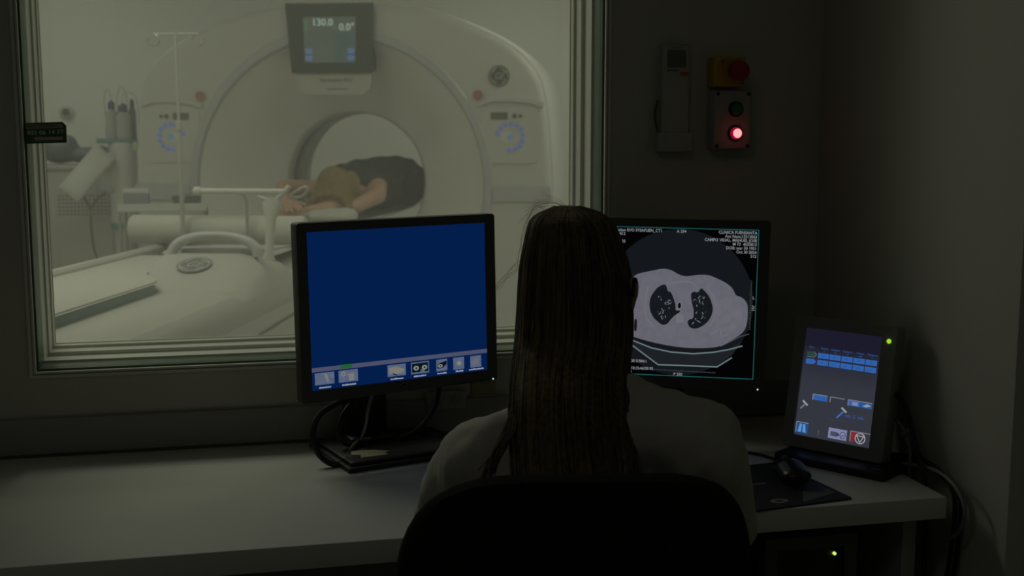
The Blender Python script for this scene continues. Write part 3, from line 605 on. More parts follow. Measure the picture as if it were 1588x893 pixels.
# ceiling fittings of the scan room (their lamps are at the top of this script)
lf0 = None
for i, (x, y, p) in enumerate(CEIL_LAMPS):
    if lf0 is None:
        lf0 = thing('ceiling_light', 'recessed rectangular ceiling light right above the patient table end', 'ceiling light', (x, y, 2.7), 0, 'scan room ceiling lights')
        bm = B(); frame2(bm, -0.62, -0.32, 0.62, 0.32, 0.04, -0.035, 0.0); bmesh.ops.transform(bm, matrix=Matrix(((1, 0, 0, 0), (0, 0, 1, 0), (0, 1, 0, 0), (0, 0, 0, 1))), verts=bm.verts); part('frame', bm, M_white, lf0)
    else:
        c = copy_tree(lf0); c.location = (x, y, 2.7)
        c['label'] = 'recessed ceiling light of the bright scan room, ' + ('', 'over the table side near the right wall', 'over the injector side of the scanner', 'over the badge side of the scanner', 'behind the scanner, above the cabinet', 'behind the scanner, on the badge side')[i]
c = copy_tree(lf0); c.location = (-0.6, 0.2, 2.7); c['label'] = 'unseen rectangular ceiling light added to brighten the dark control room'; del c['group']  # fitting added to go with the control room fill lamp

# ------------------------------------------------------------------ control desk
dk = thing('control_desk', 'long pale grey laminate desk under the observation window', 'desk', (0, 2.1, 0))
bm = B(); box(bm, (-1.9, -0.308, 0.690), (1.185, 0.309, 0.730), 0.003); part('desktop', bm, M_desk, dk)
for x in (-1.5, -0.35, 0.80, 1.13):
    bm = B(); box(bm, (x, -0.26, 0), (x + 0.028, 0.29, 0.690), 0.002); part('side_panel', bm, M_wall_low, dk)
bm = B(); box(bm, (-1.5, 0.28, 0.28), (1.13, 0.30, 0.690)); part('modesty_panel', bm, M_wall_low, dk)
pw = thing('outlet_plate', 'grey power outlet plate on the wall, behind the blue-screen monitor', 'outlet', (0.396, YW - 0.012, 0.786))
bm = B(); box(bm, (-0.042, -0.008, 0), (0.042, 0.0, 0.038), 0.002); part('plate', bm, mat('outlet_grey', (0.42, 0.42, 0.40), 0.5), pw)
for x in (-0.02, 0.02):
    bm = B(); prism(bm, disc(x, 0.019, 0.012, n=18), -0.0095, -0.006); part('socket', bm, M_wall_low, pw)
yl = thing('wall_tag', 'olive yellow label card on the wall under the window', 'label card', (0.478, YW - 0.0005, 0.803))
bm = B(); box(bm, (-0.026, -0.004, 0.0), (0.026, 0, 0.032), 0.001); part('card', bm, mat('olive_card', (0.42, 0.40, 0.20), 0.7), yl)
bm = B(); box(bm, (-0.026, -0.007, 0.0), (0.026, -0.003, 0.007), 0.001); part('card_lip', bm, mat('olive_lip', (0.5, 0.5, 0.36), 0.7), yl)

# ------------------------------------------------------------------ monitors
def fr(yaw, tilt, roll):
    return (Matrix.Rotation(R(yaw), 4, 'Z') @ Matrix.Rotation(R(tilt), 4, 'X') @ Matrix.Rotation(R(roll), 4, 'Y'))
def monitor(label, base, yaw, centre, tilt, roll):
    t = thing('monitor', label, 'monitor', base, R(yaw))
    inv = (Matrix.Translation(base) @ Matrix.Rotation(R(yaw), 4, 'Z')).inverted()
    PMx = inv @ Matrix.Translation(centre) @ fr(yaw, tilt, roll)
    sw, sh = 0.188, 0.1505
    bm = B()
    o = rrect(-0.2095, -0.174, 0.2095, 0.1685, 0.006, 3); n = len(o)
    def toins(p, e): return (max(-sw + e, min(sw - e, p[0])), max(-sh + e, min(sh - e, p[1])))
    inner = rrect(-sw, -sh, sw, sh, 0.0005, 3)
    rings(bm, [[Vector((x, d, z)) for x, z in q] for q, d in ((inner, 0.0), (inner, -0.004), ([(x * 0.995, z * 0.995) for x, z in o], -0.006), (o, -0.002), (o, 0.022), ([(x * 0.9, z * 0.88) for x, z in o], 0.05))])
    part('bezel', bm, M_bezel, t, M=PMx, sharp=30)
    bm = B(); box(bm, (-0.09, 0.045, -0.09), (0.09, 0.066, 0.06), 0.008, 2, PMx); part('rear_housing', bm, M_black, t)
    return t, PMx
def stand(t, PMx, cx=0.0):
    bm = B(); box(bm, (-0.136, -0.11, 0.0), (0.136, 0.11, 0.010), 0.004); box(bm, (-0.128, -0.10, 0.008), (0.128, 0.10, 0.018), 0.006); part('stand_base', bm, M_black, t)
    bm = B(); box(bm, (cx - 0.045, 0.052, 0.014), (cx + 0.045, 0.085, 0.26), 0.008); part('stand_column', bm, M_black, t)
    bm = B(); box(bm, (cx - 0.05, 0.02, 0.014), (cx + 0.05, 0.10, 0.03), 0.008); part('column_foot', bm, M_black, t)
def flat(parent, name, poly, m, M, d, th=0.0003):
    bm = B(); prism(bm, poly, d - th, d); return obj(name, bm, m, parent, M=M, flat=True)
def rect(x0, z0, x1, z1): return [(x0, z0), (x1, z0), (x1, z1), (x0, z1)]

# left monitor: plain blue desktop with a row of icons
mon, P1 = monitor('black desktop monitor showing a plain blue screen with icon row', (0.268, 2.305, 0.73), 16.75, (0.2855, 2.2745, 1.0317), -1.02, -0.53)
stand(mon, P1, -0.03)
scr = flat(mon, 'screen', rect(-0.188, -0.1505, 0.188, 0.1505), emis('041e4c', var=0.03, scale=3), P1, -0.0005)
flat(scr, 'icon_bar', rect(-0.188, -0.1154, 0.188, -0.1071), emis('4a4e66'), P1, -0.0009)
flat(scr, 'status_tab', rect(-0.1294, -0.1141, -0.1057, -0.1065), emis('1f6030'), P1, -0.0013)
ICONS = [(-0.1815, -0.1407, -0.1426, -0.1178), (-0.1338, -0.1411, -0.0947, -0.1178), (-0.0324, -0.1411, 0.0063, -0.1182), (0.0178, -0.1417, 0.0568, -0.1184), (0.0732, -0.1417, 0.0973, -0.1184), (0.1111, -0.1426, 0.1353, -0.1183), (0.1496, -0.1424, 0.1741, -0.1187)]
CAPS = [(-0.1739, -0.15), (-0.1271, -0.0994), (-0.0264, 0.0004), (0.0234, 0.0502), (0.0751, 0.0959), (0.1161, 0.1319), (0.1461, 0.1781)]
pale = emis('55617c', var=0.35, scale=120); ivory = emis('79776f', var=0.25, scale=150); dark = emis('0a1420')
rng = random.Random(4)
for k, (q, cp) in enumerate(zip(ICONS, CAPS)):
    ic = flat(scr, 'icon', rect(*q), pale, P1, -0.0009)
    x0, z0, x1, z1 = q; w, h = x1 - x0, z1 - z0; f = lambda a, b: (x0 + a * w, z0 + b * h)
    def e(poly, m, d=-0.0013): flat(scr, 'icon_glyph', poly, m, P1, d)
    if k == 0: e([f(.46, .9), f(.62, .9), f(.74, .25), f(.62, .2), f(.55, .5)], ivory); e([f(.12, .2), f(.3, .2), f(.28, .7), f(.16, .7)], emis('5d6075'))
    if k == 1: e(disc(*f(.25, .7), w * .13), ivory); e(disc(*f(.25, .7), w * .05), pale, -0.0016); e([f(.5, .65), f(.8, .7), f(.8, .15), f(.55, .1)], ivory)
    if k == 2: e([f(.05, .75), f(.5, .85), f(.95, .5), f(.8, .2), f(.1, .2)], ivory); e([f(.25, .22), f(.3, .28), f(.55, .05), f(.5, .02)], dark, -0.0016)
    if k == 3:
        e(rect(*f(.05, .14), *f(.95, .9)), dark)
        for c in (.28, .74): e(disc(*f(c, .5), w * .15, h * .2), emis('7d8878'), -0.0016); e(disc(*f(c, .5), w * .05, h * .09), dark, -0.0019)
        e(rect(*f(.52, .14), *f(.75, .36)), emis('5c5f60'), -0.0016)
    if k == 4: e([f(.1, .22), f(.1, .55), f(.35, .72), f(.95, .85), f(.95, .55), f(.55, .25)], dark); e(disc(*f(.35, .45), w * .2, h * .14), emis('8c9588'), -0.0016); e(disc(*f(.35, .45), w * .08, h * .07), dark, -0.0019)
    if k == 5: e(disc(*f(.5, .5), w * .22, h * .2), ivory); e(disc(*f(.55, .52), w * .1, h * .1), emis('8a8a66'), -0.0016)
    if k == 6: e([f(.2, .3), f(.5, .25), f(.8, .4), f(.75, .75), f(.4, .8), f(.22, .6)], emis('65686c'))
    # caption: too small to read, a row of letter-sized dashes
    bm = B(); x = cp[0]
    while x < cp[1]:
        l = rng.uniform(0.0012, 0.002); prism(bm, rect(x, -0.1478, x + l, -0.1478 + rng.choice((0.0022, 0.003))), -0.0012, -0.0009); x += l + 0.0005
    obj('caption', bm, emis('9aa0b4'), scr, M=P1, flat=True)
lg = flat(mon, 'maker_badge', disc(-0.0015, -0.1632, 0.0085), mat('bezel_dark', (0.016, 0.016, 0.015), 0.4), P1, -0.0062)
bm = B(); strip2(bm, [(-0.0015 + 0.0082 * math.cos(R(a)), -0.1632 + 0.0082 * math.sin(R(a))) for a in range(0, 361, 20)], 0.001, -0.0075, -0.006); obj('badge_ring', bm, mat('bezel_print', (0.24, 0.25, 0.22), 0.4), lg, M=P1)
text('badge_letters', 'hp', 0.013, _M['bezel_print'], lg, -0.0018, -0.1628, -0.0070, 'CENTER', M=P1, shear=0.25, vcenter=True)
flat(mon, 'power_light', disc(0.1984, -0.1700, 0.0016, n=12), emis('c8dcd0', 1.2), P1, -0.0062)['label'] = 'white power light'
bm = B(); box(bm, (0.10, -0.0063, -0.171), (0.19, -0.0055, -0.1695)); part('button_groove', bm, M_black, mon, M=P1)

# right monitor: chest CT slice
mon2, P2 = monitor('black desktop monitor showing a grey chest scan slice', (0.825, 2.275, 0.73), -21.07, (0.8069, 2.2296, 1.0259), -1.66, 0.79)
stand(mon2, P2)
scr2 = flat(mon2, 'screen', rect(-0.188, -0.1505, 0.188, 0.1505), emis('030304'), P2, -0.0005)
flat(scr2, 'side_panel', rect(-0.188, -0.1505, -0.122, 0.1505), emis('1c2024'), P2, -0.0008)
CC = (0.0335, 0.0); CRad = 0.1478
circ = [(CC[0] + CRad * math.cos(R(a)), CC[1] + CRad * math.sin(R(a))) for a in range(0, 360, 4)]
flat(scr2, 'scan_field', circ, emis('14171b'), P2, -0.0008)
BODY = [(-0.0509, 0.0542), (-0.0349, 0.0592), (-0.0143, 0.0641), (0.0012, 0.0672), (0.0168, 0.065), (0.0326, 0.0569), (0.0482, 0.0535), (0.0686, 0.0567), (0.0892, 0.0574), (0.1073, 0.0515), (0.1255, 0.0429), (0.1387, 0.0329), (0.1468, 0.0189), (0.1546, 0.016), (0.1651, 0.009), (0.1706, -0.0038), (0.1711, -0.0286), (0.1673, -0.0484), (0.1575, -0.0606), (0.14, -0.0731), (0.1199, -0.0845), (0.0995, -0.0893), (0.0737, -0.0909), (0.0478, -0.0909), (0.0165, -0.0879), (-0.0176, -0.0821), (-0.0414, -0.0764), (-0.0572, -0.0717), (-0.0732, -0.0644), (-0.0894, -0.0517), (-0.0991, -0.0334), (-0.0983, -0.0121), (-0.0883, 0.0041), (-0.0779, 0.0098), (-0.0705, 0.0259), (-0.0606, 0.0447)]
LUNG1 = [(0.0069, 0.0351), (0.0116, 0.0234), (0.0182, 0.0197), (0.0238, 0.008), (0.0281, -0.005), (0.0292, -0.0155), (0.0362, -0.0157), (0.0371, -0.0191), (0.0275, -0.0261), (0.02, -0.0343), (0.0125, -0.0438), (0.0034, -0.046), (-0.0058, -0.0405), (-0.0152, -0.0316), (-0.0222, -0.0173), (-0.0237, -0.0015), (-0.0205, 0.0118), (-0.0118, 0.0253), (-0.0029, 0.0329)]
LUNG2 = [(0.0778, 0.0304), (0.0852, 0.0246), (0.0932, 0.0157), (0.0993, 0.0028), (0.1023, -0.0102), (0.1002, -0.0234), (0.0937, -0.0355), (0.0837, -0.0451), (0.0723, -0.0508), (0.0633, -0.0511), (0.0567, -0.0474), (0.0533, -0.0383), (0.0575, -0.0329), (0.0639, -0.03), (0.0646, -0.0142), (0.0608, -0.0012), (0.0586, 0.0119), (0.0591, 0.0198), (0.0646, 0.0231), (0.0724, 0.0223)]
VESS = [(-0.0061, 0.0104), (-0.0007, 0.0046), (0.0073, -0.0025), (0.0156, 0.0038), (0.0164, -0.0028), (0.0012, -0.0144), (0.0039, -0.0196), (-0.0025, -0.0232), (0.0012, -0.0318), (0.0089, -0.0294), (0.0154, -0.012), (0.0124, -0.0003), (0.0657, 0.0069), (0.0748, 0.0124), (0.0836, 0.0114), (0.0822, -0.0004), (0.0708, -0.0056), (0.07, -0.0198), (0.0829, -0.0201), (0.0819, -0.0288), (0.0691, -0.0319), (0.0749, -0.0367), (0.0642, -0.0405), (0.0756, 0.0046)]
VERT = [(0.0313, -0.0238), (0.0416, -0.0224), (0.0454, -0.0333), (0.044, -0.04), (0.0319, -0.0412), (0.0298, -0.0326)]
def smooth2(P, k=3):
    V = [Vector((x, z, 0)) for x, z in P]; n = len(V); out = []
    for i in range(n):
        a, b, c, d = V[i - 1], V[i], V[(i + 1) % n], V[(i + 2) % n]
        for j in range(k):
            t = j / k; q = 0.5 * ((2 * b) + (c - a) * t + (2 * a - 5 * b + 4 * c - d) * t * t + (3 * b - a - 3 * c + d) * t ** 3); out.append((q.x, q.y))
    return out
couch = [(-0.0795, -0.0715), (-0.057, -0.0797), (-0.0173, -0.0941), (0.0221, -0.101), (0.0663, -0.1026), (0.105, -0.0983), (0.1381, -0.0909), (0.1635, -0.0715), (0.1434, -0.1025), (0.115, -0.1255), (-0.0031, -0.127), (-0.0567, -0.0899)]
flat(scr2, 'couch_shade', couch, emis('1d2125'), P2, -0.0010)
flat(scr2, 'body_slice', smooth2(BODY), emis('63636d', var=0.16, scale=70), P2, -0.0012)
flat(scr2, 'muscle_shade', smooth2([(0.108, 0.005), (0.135, 0.012), (0.158, -0.005), (0.160, -0.035), (0.138, -0.055), (0.112, -0.05), (0.105, -0.02)]), emis('66666f', var=0.16, scale=90), P2, -0.0014)
for q in ([(0.010, 0.0375), (0.03, 0.041), (0.055, 0.042), (0.066, 0.036)], [(-0.028, 0.03), (-0.032, 0.0), (-0.03, -0.03), (-0.015, -0.05)], [(0.088, 0.034), (0.104, 0.012), (0.108, -0.02), (0.097, -0.047)]):
    bm = B(); strip2(bm, [(p.x, p.y) for p in spline([(a, b, 0) for a, b in q], 4)], 0.0035, -0.0017, -0.0014); obj('rib_shade', bm, emis('6a6a72'), scr2, M=P2, flat=True)
bm = B(); strip2(bm, [(p.x, p.y) for p in spline([(0.10, -0.062, 0), (0.118, -0.052, 0), (0.122, -0.064, 0), (0.135, -0.06, 0)], 4)], 0.003, -0.0017, -0.0014); obj('bone_shade', bm, emis('6c6c74'), scr2, M=P2, flat=True)
for L in (LUNG1, LUNG2): flat(scr2, 'lung_field', smooth2(L), emis('15191d', var=0.3, scale=150), P2, -0.0018)
flat(scr2, 'spine_shade', smooth2(VERT), emis('6b6b73', var=0.1, scale=150), P2, -0.0018)
flat(scr2, 'airway_wall', disc(0.0359, -0.006, 0.0048, 0.0078), emis('70727a'), P2, -0.0020)
flat(scr2, 'airway', disc(0.0359, -0.006, 0.0033, 0.006), emis('0a0c0e'), P2, -0.0023)
bm = B(); rng = random.Random(7)
for x, z in VESS:
    a = rng.uniform(0, 3.14); l = rng.uniform(0.0012, 0.004); q = (math.cos(a) * l, math.sin(a) * l)
    strip2(bm, [(x - q[0], z - q[1]), (x, z + 0.0004), (x + q[0], z + q[1])], 0.0016, -0.0023, -0.0020)
for k in range(40):
    c = rng.choice((VESS)); x = c[0] + rng.uniform(-.005, .005); z = c[1] + rng.uniform(-.005, .005); strip2(bm, [(x, z), (x + 0.0012, z + rng.uniform(-.001, .001))], 0.001, -0.0023, -0.0020)
obj('lung_vessels', bm, emis('70747c'), scr2, M=P2, flat=True)['kind'] = 'stuff'
line = emis('67787a')
for q, w, m in (([(-0.0945, -0.0572), (-0.073, -0.0724), (-0.057, -0.0797), (-0.0173, -0.0941), (0.0221, -0.101), (0.0663, -0.1026), (0.105, -0.0983), (0.1381, -0.0909), (0.1635, -0.0827)], 0.0026, line), ([(-0.0835, -0.0728), (-0.0567, -0.0899), (-0.0031, -0.1278), (0.115, -0.1273), (0.1434, -0.1075)], 0.0026, line), ([(0.12, -0.0858), (0.1401, -0.0745), (0.1576, -0.0643), (0.1753, -0.0581)], 0.0014, emis('50545c'))):
    bm = B(); strip2(bm, q, w, -0.0017, -0.0014); obj('couch_line', bm, m, scr2, M=P2, flat=True)
tick = emis('3c4448'); bm = B(); strip2(bm, [(0.1768, 0.0485), (0.1767, -0.0494)], 0.0008, -0.0017, -0.0014)
for k in range(21): strip2(bm, [(0.1735 if k % 5 else 0.172, 0.0485 - k * 0.0049), (0.1768, 0.0485 - k * 0.0049)], 0.0007, -0.0017, -0.0014)
strip2(bm, [(-0.0159, -0.1381), (0.1116, -0.1399)], 0.0008, -0.0017, -0.0014)
for k in range(25): strip2(bm, [(-0.0159 + k * 0.0053, -0.1381 - k * 0.000075), (-0.0159 + k * 0.0053, -0.1358 - k * 0.000075)], 0.0007, -0.0017, -0.0014)
obj('rulers', bm, tick, scr2, M=P2, flat=True)
bm = B(); frame2(bm, -0.122, -0.1500, 0.1872, 0.1500, 0.0014, -0.0014, -0.0010); obj('viewport_border', bm, emis('1f5a58'), scr2, M=P2, flat=True)
TX = emis('83878c'); s_ = 0.0083
def t2(s, x, z, al): text('scan_text', s, s_, TX, scr2, x, z, -0.0016, al, M=P2, sx=0.93, bold=0.00012)
t2('Revolution EVO SYSAFUEN_CT1', -0.0023, 0.1405, 'RIGHT'); t2('Ex: 12412', -0.0761, 0.1330, 'RIGHT'); t2('Se: 7', -0.0915, 0.1255, 'RIGHT'); t2('S: 7.25', -0.0756, 0.1178, 'RIGHT')
t2('A 254', 0.0354, 0.1405, 'CENTER'); t2('P 250', 0.0372, -0.1484, 'CENTER')
for k, s in enumerate(('CLINICA FUENSANTA', 'Acc Num:13213063', 'CAMPO VIDAL, MANUEL JOSE', 'M 73  4035815', 'DOB: mar 30 1951', 'Oct 30 2024', '512')):
    t2(s, 0.1838, 0.1408 - k * 0.0077, 'RIGHT')
t2('7.30 0.984:1', -0.0251, -0.1247, 'RIGHT'); t2('10:15:46/00.95', -0.0123, -0.1394, 'RIGHT'); t2('500', -0.0557, -0.1473, 'RIGHT')
t2('L', 0.1814, 0.0118, 'CENTER'); text('scan_text', '250', 0.0075, TX, scr2, 0.184, -0.0065, -0.0016, 'CENTER', M=P2, rot=R(-90))
flat(mon2, 'power_light', disc(0.1962, -0.1690, 0.0016, n=12), emis('c8d0d0', 1.2), P2, -0.0062)['label'] = 'white power light'

# portrait touch console
cbase = (1.105, 2.02, 0.73)
con = thing('touch_console', 'grey portrait touch console with blue keys, beside right wall', 'console', cbase, R(-55.27))
PC = (Matrix.Translation(cbase) @ Matrix.Rotation(R(-55.27), 4, 'Z')).inverted() @ Matrix.Translation((1.1068, 2.0531, 0.8755)) @ fr(-55.27, -9.98, 0)
o = rrect(-0.102, -0.132, 0.112, 0.130, 0.008, 4); inn = rrect(-0.08, -0.1065, 0.08, 0.1065, 0.0005, 4)
bm = B(); rings(bm, [[Vector((x, d, z)) for x, z in q] for q, d in ((inn, 0.002), (inn, -0.005), ([(x * 0.985, z * 0.985) for x, z in o], -0.008), (o, -0.003), (o, 0.024), ([(x * 0.86, z * 0.86) for x, z in o], 0.045))])
part('housing', bm, mat('console_grey', (0.26, 0.26, 0.23), 0.5, bump=0.08, bscale=300), con, M=PC, sharp=30)
bm = B(); box(bm, (-0.115, -0.062, 0.0), (0.115, 0.10, 0.016), 0.006); part('console_base', bm, M_black, con)
bm = B(); prism(bm, [(-0.02, 0.012), (0.075, 0.012), (0.055, 0.15), (0.035, 0.17)], -0.05, 0.05, bev=0.004); bmesh.ops.transform(bm, matrix=Matrix.Translation((0, 0.02, 0)) @ Matrix.Rotation(R(90), 4, 'Z'), verts=bm.verts); part('console_foot', bm, M_black, con)
bm = B(); prism(bm, disc(0.07, 0.0, 0.011, 0.008, n=16), -0.001, 0.001); part('base_badge', bm, mat('base_print', (0.05, 0.06, 0.07), 0.4), con, M=Matrix.Translation((0.02, -0.045, 0.0165)) @ Matrix.Rotation(R(90), 4, 'X'))
def grad(name, c_top, c_mid, zt, zb):
    m = bpy.data.materials.new(name); m.use_nodes = True; nt = m.node_tree; nt.nodes.remove(nt.nodes['Principled BSDF'])
    e = nt.nodes.new('ShaderNodeEmission'); g = nt.nodes.new('ShaderNodeTexCoord'); sp_ = nt.nodes.new('ShaderNodeSeparateXYZ'); mr = nt.nodes.new('ShaderNodeMapRange')
    mr.inputs['From Min'].default_value = zb; mr.inputs['From Max'].default_value = zt
    cr = nt.nodes.new('ShaderNodeMix'); cr.data_type = 'RGBA'; cr.inputs[6].default_value = lin(c_mid) + (1,); cr.inputs[7].default_value = lin(c_top) + (1,)
    nt.links.new(g.outputs['Object'], sp_.inputs[0]); nt.links.new(sp_.outputs['Z'], mr.inputs['Value']); nt.links.new(mr.outputs[0], cr.inputs[0]); nt.links.new(cr.outputs[2], e.inputs[0]); nt.links.new(e.outputs[0], nt.nodes['Material Output'].inputs[0])
    return m
cs = flat(con, 'screen', rect(-0.08, -0.1065, 0.08, 0.1065), grad('console_page', '1a1a2c', '34363f', 0.235, 0.14), PC, 0.0005)
def cf(name, poly, m, d=-0.0002): return flat(cs, name, poly, m, PC, d)
cf('header_band', rect(-0.08, 0.071, 0.08, 0.1065), emis('1c1b2c'))
blue = emis('2f5fa8', var=0.12, scale=80); blue2 = emis('285490')
for i in range(5):
    x0 = -0.049 + i * 0.0250; 
    for j, z1 in enumerate((0.0598, 0.0462)):
        cf('grid_key', rect(x0, z1 - 0.0103, x0 + 0.0232, z1), blue)
        cf('key_mark', rect(x0 + 0.008, z1 - 0.0065, x0 + 0.014, z1 - 0.004), blue2, -0.0006)
cf('arrow_key', [(-0.0738, 0.0601), (-0.0574, 0.0606), (-0.0516, 0.0558), (-0.056, 0.0497), (-0.0724, 0.0491)], emis('2c4238'))
bm = B(); strip2(bm, [(-0.0574, 0.0604), (-0.0520, 0.0556), (-0.056, 0.0499), (-0.072, 0.0493)], 0.0009, -0.0009, -0.0004); obj('arrow_edge', bm, emis('6a7078'), cs, M=PC, flat=True)
cf('arrow_key', [(-0.0737, 0.0458), (-0.0573, 0.0464), (-0.0515, 0.0416), (-0.056, 0.0363), (-0.0732, 0.0355)], blue)
for x, s in zip((-0.0647, -0.0367, -0.0130, 0.0126, 0.0389, 0.0632), ('Fase', 'Tiempo', 'Volumen', 'Concentr.', 'Presion', 'Tiempo in')):
    text('column_head', s, 0.0058, emis('28508c'), cs, x, 0.0675, -0.0006, 'CENTER', M=PC, sx=0.85)
for x, s in zip((-0.0367, -0.0130, 0.0126, 0.0389, 0.0632), ('s', 'ml', '%', 'ml/s', 's')):
    text('column_unit', s, 0.0050, emis('28508c'), cs, x, 0.0622, -0.0006, 'CENTER', M=PC)
hl = emis('7c7c88')
cf('wide_key', rect(-0.0490, -0.0328, -0.0183, -0.0222), blue); cf('wide_key', rect(0.026, -0.0328, 0.0497, -0.0222), blue); cf('wide_key', rect(0.0512, -0.0330, 0.0745, -0.0222), blue2)
cf('key_symbol', rect(0.034, -0.031, 0.046, -0.0245), emis('78829c'), -0.0006); cf('key_symbol', [(0.055, -0.029), (0.066, -0.0245), (0.073, -0.028), (0.062, -0.031)], emis('8a93a8'), -0.0006)
cf('key_symbol', rect(-0.045, -0.029, -0.022, -0.0275), blue2, -0.0006)
bm = B()
for q in ([(-0.0491, -0.033), (-0.0491, -0.0219), (-0.0183, -0.0219)], [(-0.0120, -0.0327), (-0.0120, -0.0220), (0.0179, -0.0223)], [(0.0257, -0.033), (0.0257, -0.0217), (0.0747, -0.0217)], [(-0.0773, -0.1015), (-0.0773, -0.081), (-0.0518, -0.081)], [(0.0382, -0.1005), (0.0382, -0.0802), (0.0785, -0.0800)]):
    strip2(bm, q[:2], 0.0014, -0.001, -0.0005); strip2(bm, q[1:], 0.0014, -0.001, -0.0005)
obj('key_highlight', bm, hl, cs, M=PC, flat=True)
for q in ([(-0.073, -0.0544), (-0.065, -0.0455)], [(0.0056, -0.0602), (0.018, -0.0465)]):
    bm = B(); strip2(bm, q, 0.003, -0.0008, -0.0002); obj('syringe_symbol', bm, emis('687480') if q[0][0] < 0 else emis('3a6cb4'), cs, M=PC, flat=True)
    bm = B(); strip2(bm, [(q[1][0] - 0.0045, q[1][1] + 0.0075), (q[1][0] + 0.0065, q[1][1] - 0.0005)], 0.0036, -0.001, -0.0002); obj('syringe_head', bm, emis('8e969c'), cs, M=PC, flat=True)
text('blue_total', 'ml/s  \u03a3  ml/s', 0.0085, emis('2c5aa4'), cs, 0.022, -0.0555, -0.0006, M=PC, sx=0.9)
cf('faint_text', rect(-0.008, -0.0655, 0.028, -0.0645), emis('3a4048'), -0.0006)
cf('faint_mark', rect(-0.0292, -0.1015, -0.0280, -0.0905), emis('4c5a62'), -0.0006)
cf('picture_key', rect(-0.0767, -0.1020, -0.0516, -0.0815), emis('1d4a86')); cf('picture_symbol', [(-0.0735, -0.1), (-0.066, -0.1), (-0.0655, -0.084), (-0.070, -0.0835)], emis('5c90c4'), -0.0006); cf('picture_symbol', [(-0.0625, -0.1), (-0.0555, -0.1), (-0.0585, -0.0835), (-0.063, -0.084)], emis('5c90c4'), -0.0006)
cf('white_key', rect(-0.0078, -0.1012, 0.0304, -0.0810), emis('7c80a4'))
cf('key_symbol', rect(-0.003, -0.0965, 0.0105, -0.0875), emis('2e3242'), -0.0006)
for k in range(4): cf('key_symbol', rect(-0.001 + k * 0.003, -0.0960, 0.0005 + k * 0.003, -0.088), emis('565a72'), -0.0009)
cf('key_symbol', [(0.0105, -0.096), (0.0165, -0.0920), (0.0105, -0.088)], emis('2e3242'), -0.0006)
bm = B(); strip2(bm, [(0.0225 + 0.0055 * math.cos(R(a)), -0.0918 + 0.0065 * math.sin(R(a))) for a in range(0, 361, 24)], 0.0012, -0.0009, -0.0005); strip2(bm, [(0.0185, -0.0975), (0.0225, -0.0918)], 0.0012, -0.0009, -0.0005); strip2(bm, [(0.0225, -0.0918), (0.0262, -0.0918)], 0.0012, -0.0009, -0.0005); obj('timer_symbol', bm, emis('3a3e50'), cs, M=PC, flat=True)
cf('stop_key', [(0.039, -0.0808), (0.052, -0.0812), (0.0475, -0.0925), (0.0475, -0.0995), (0.039, -0.1)], emis('80282c'))
bm = B(); strip2(bm, [(0.0585 + 0.0098 * math.cos(R(a)), -0.0915 + 0.0098 * math.sin(R(a))) for a in range(0, 361, 15)], 0.0016, -0.0010, -0.0005)
tri = [(0.0585 + 0.0082 * math.cos(R(a)), -0.0910 + 0.0082 * math.sin(R(a))) for a in (150, 30, 270, 150, 30)]
for a, b in zip(tri, tri[1:]): strip2(bm, [a, b], 0.0015, -0.0010, -0.0005)
obj('stop_symbol', bm, emis('a8a4a8'), cs, M=PC, flat=True)
bm = B(); lathe(bm, [(0.0045, 0.0), (0.004, 0.0015), (0.0, 0.002)], 16, PC @ Matrix.Translation((0.0956, -0.0072, 0.0997)) @ Matrix.Rotation(R(90), 4, 'X'), cap=False); part('status_light', bm, emis('a4dc30', 1.0), con, 'green status light')

# ------------------------------------------------------------------ cables and small desk things
def cable(name, label, pts, r, m=M_cable, k=6):
    bm = B(); tube(bm, spline(pts, k), r, 8); return tag(obj(name, bm, m), label, 'cable')
cable('signal_cable', 'thick black cable looping left of the blue-screen monitor foot', [(0.214, 2.345, 0.85), (0.165, 2.28, 0.842), (0.124, 2.26, 0.823), (0.108, 2.24, 0.79), (0.118, 2.222, 0.755), (0.142, 2.212, 0.7365), (0.165, 2.22, 0.7365), (0.178, 2.25, 0.745), (0.20, 2.285, 0.757), (0.225, 2.30, 0.757)], 0.0058)
cable('video_cable', 'inner black cable loop behind the blue-screen monitor foot', [(0.216, 2.35, 0.85), (0.19, 2.30, 0.835), (0.168, 2.285, 0.81), (0.160, 2.275, 0.78), (0.175, 2.275, 0.757), (0.205, 2.29, 0.7535), (0.225, 2.30, 0.757)], 0.005)
cable('power_cable', 'black cable hanging down right of the blue-screen monitor column', [(0.375, 2.36, 0.86), (0.368, 2.355, 0.815), (0.347, 2.345, 0.782), (0.318, 2.33, 0.760), (0.285, 2.31, 0.754)], 0.005)
cable('back_cable', 'black cable lying along the back of the desk', [(0.285, 2.405, 0.7365), (0.321, 2.405, 0.7365), (0.359, 2.385, 0.7365), (0.40, 2.35, 0.7365), (0.47, 2.30, 0.7365), (0.56, 2.29, 0.7365)], 0.006)
bm = B(); tube(bm, spline([(0.228, 2.285, 0.852), (0.219, 2.28, 0.822), (0.214, 2.28, 0.79), (0.205, 2.285, 0.762)], 6), 0.0035, 8); tag(obj('metal_tie', bm, mat('worn_metal', (0.35, 0.34, 0.32), 0.35, metal=0.8)), 'shiny thin strip beside the monitor column and its cables', 'cable tie')
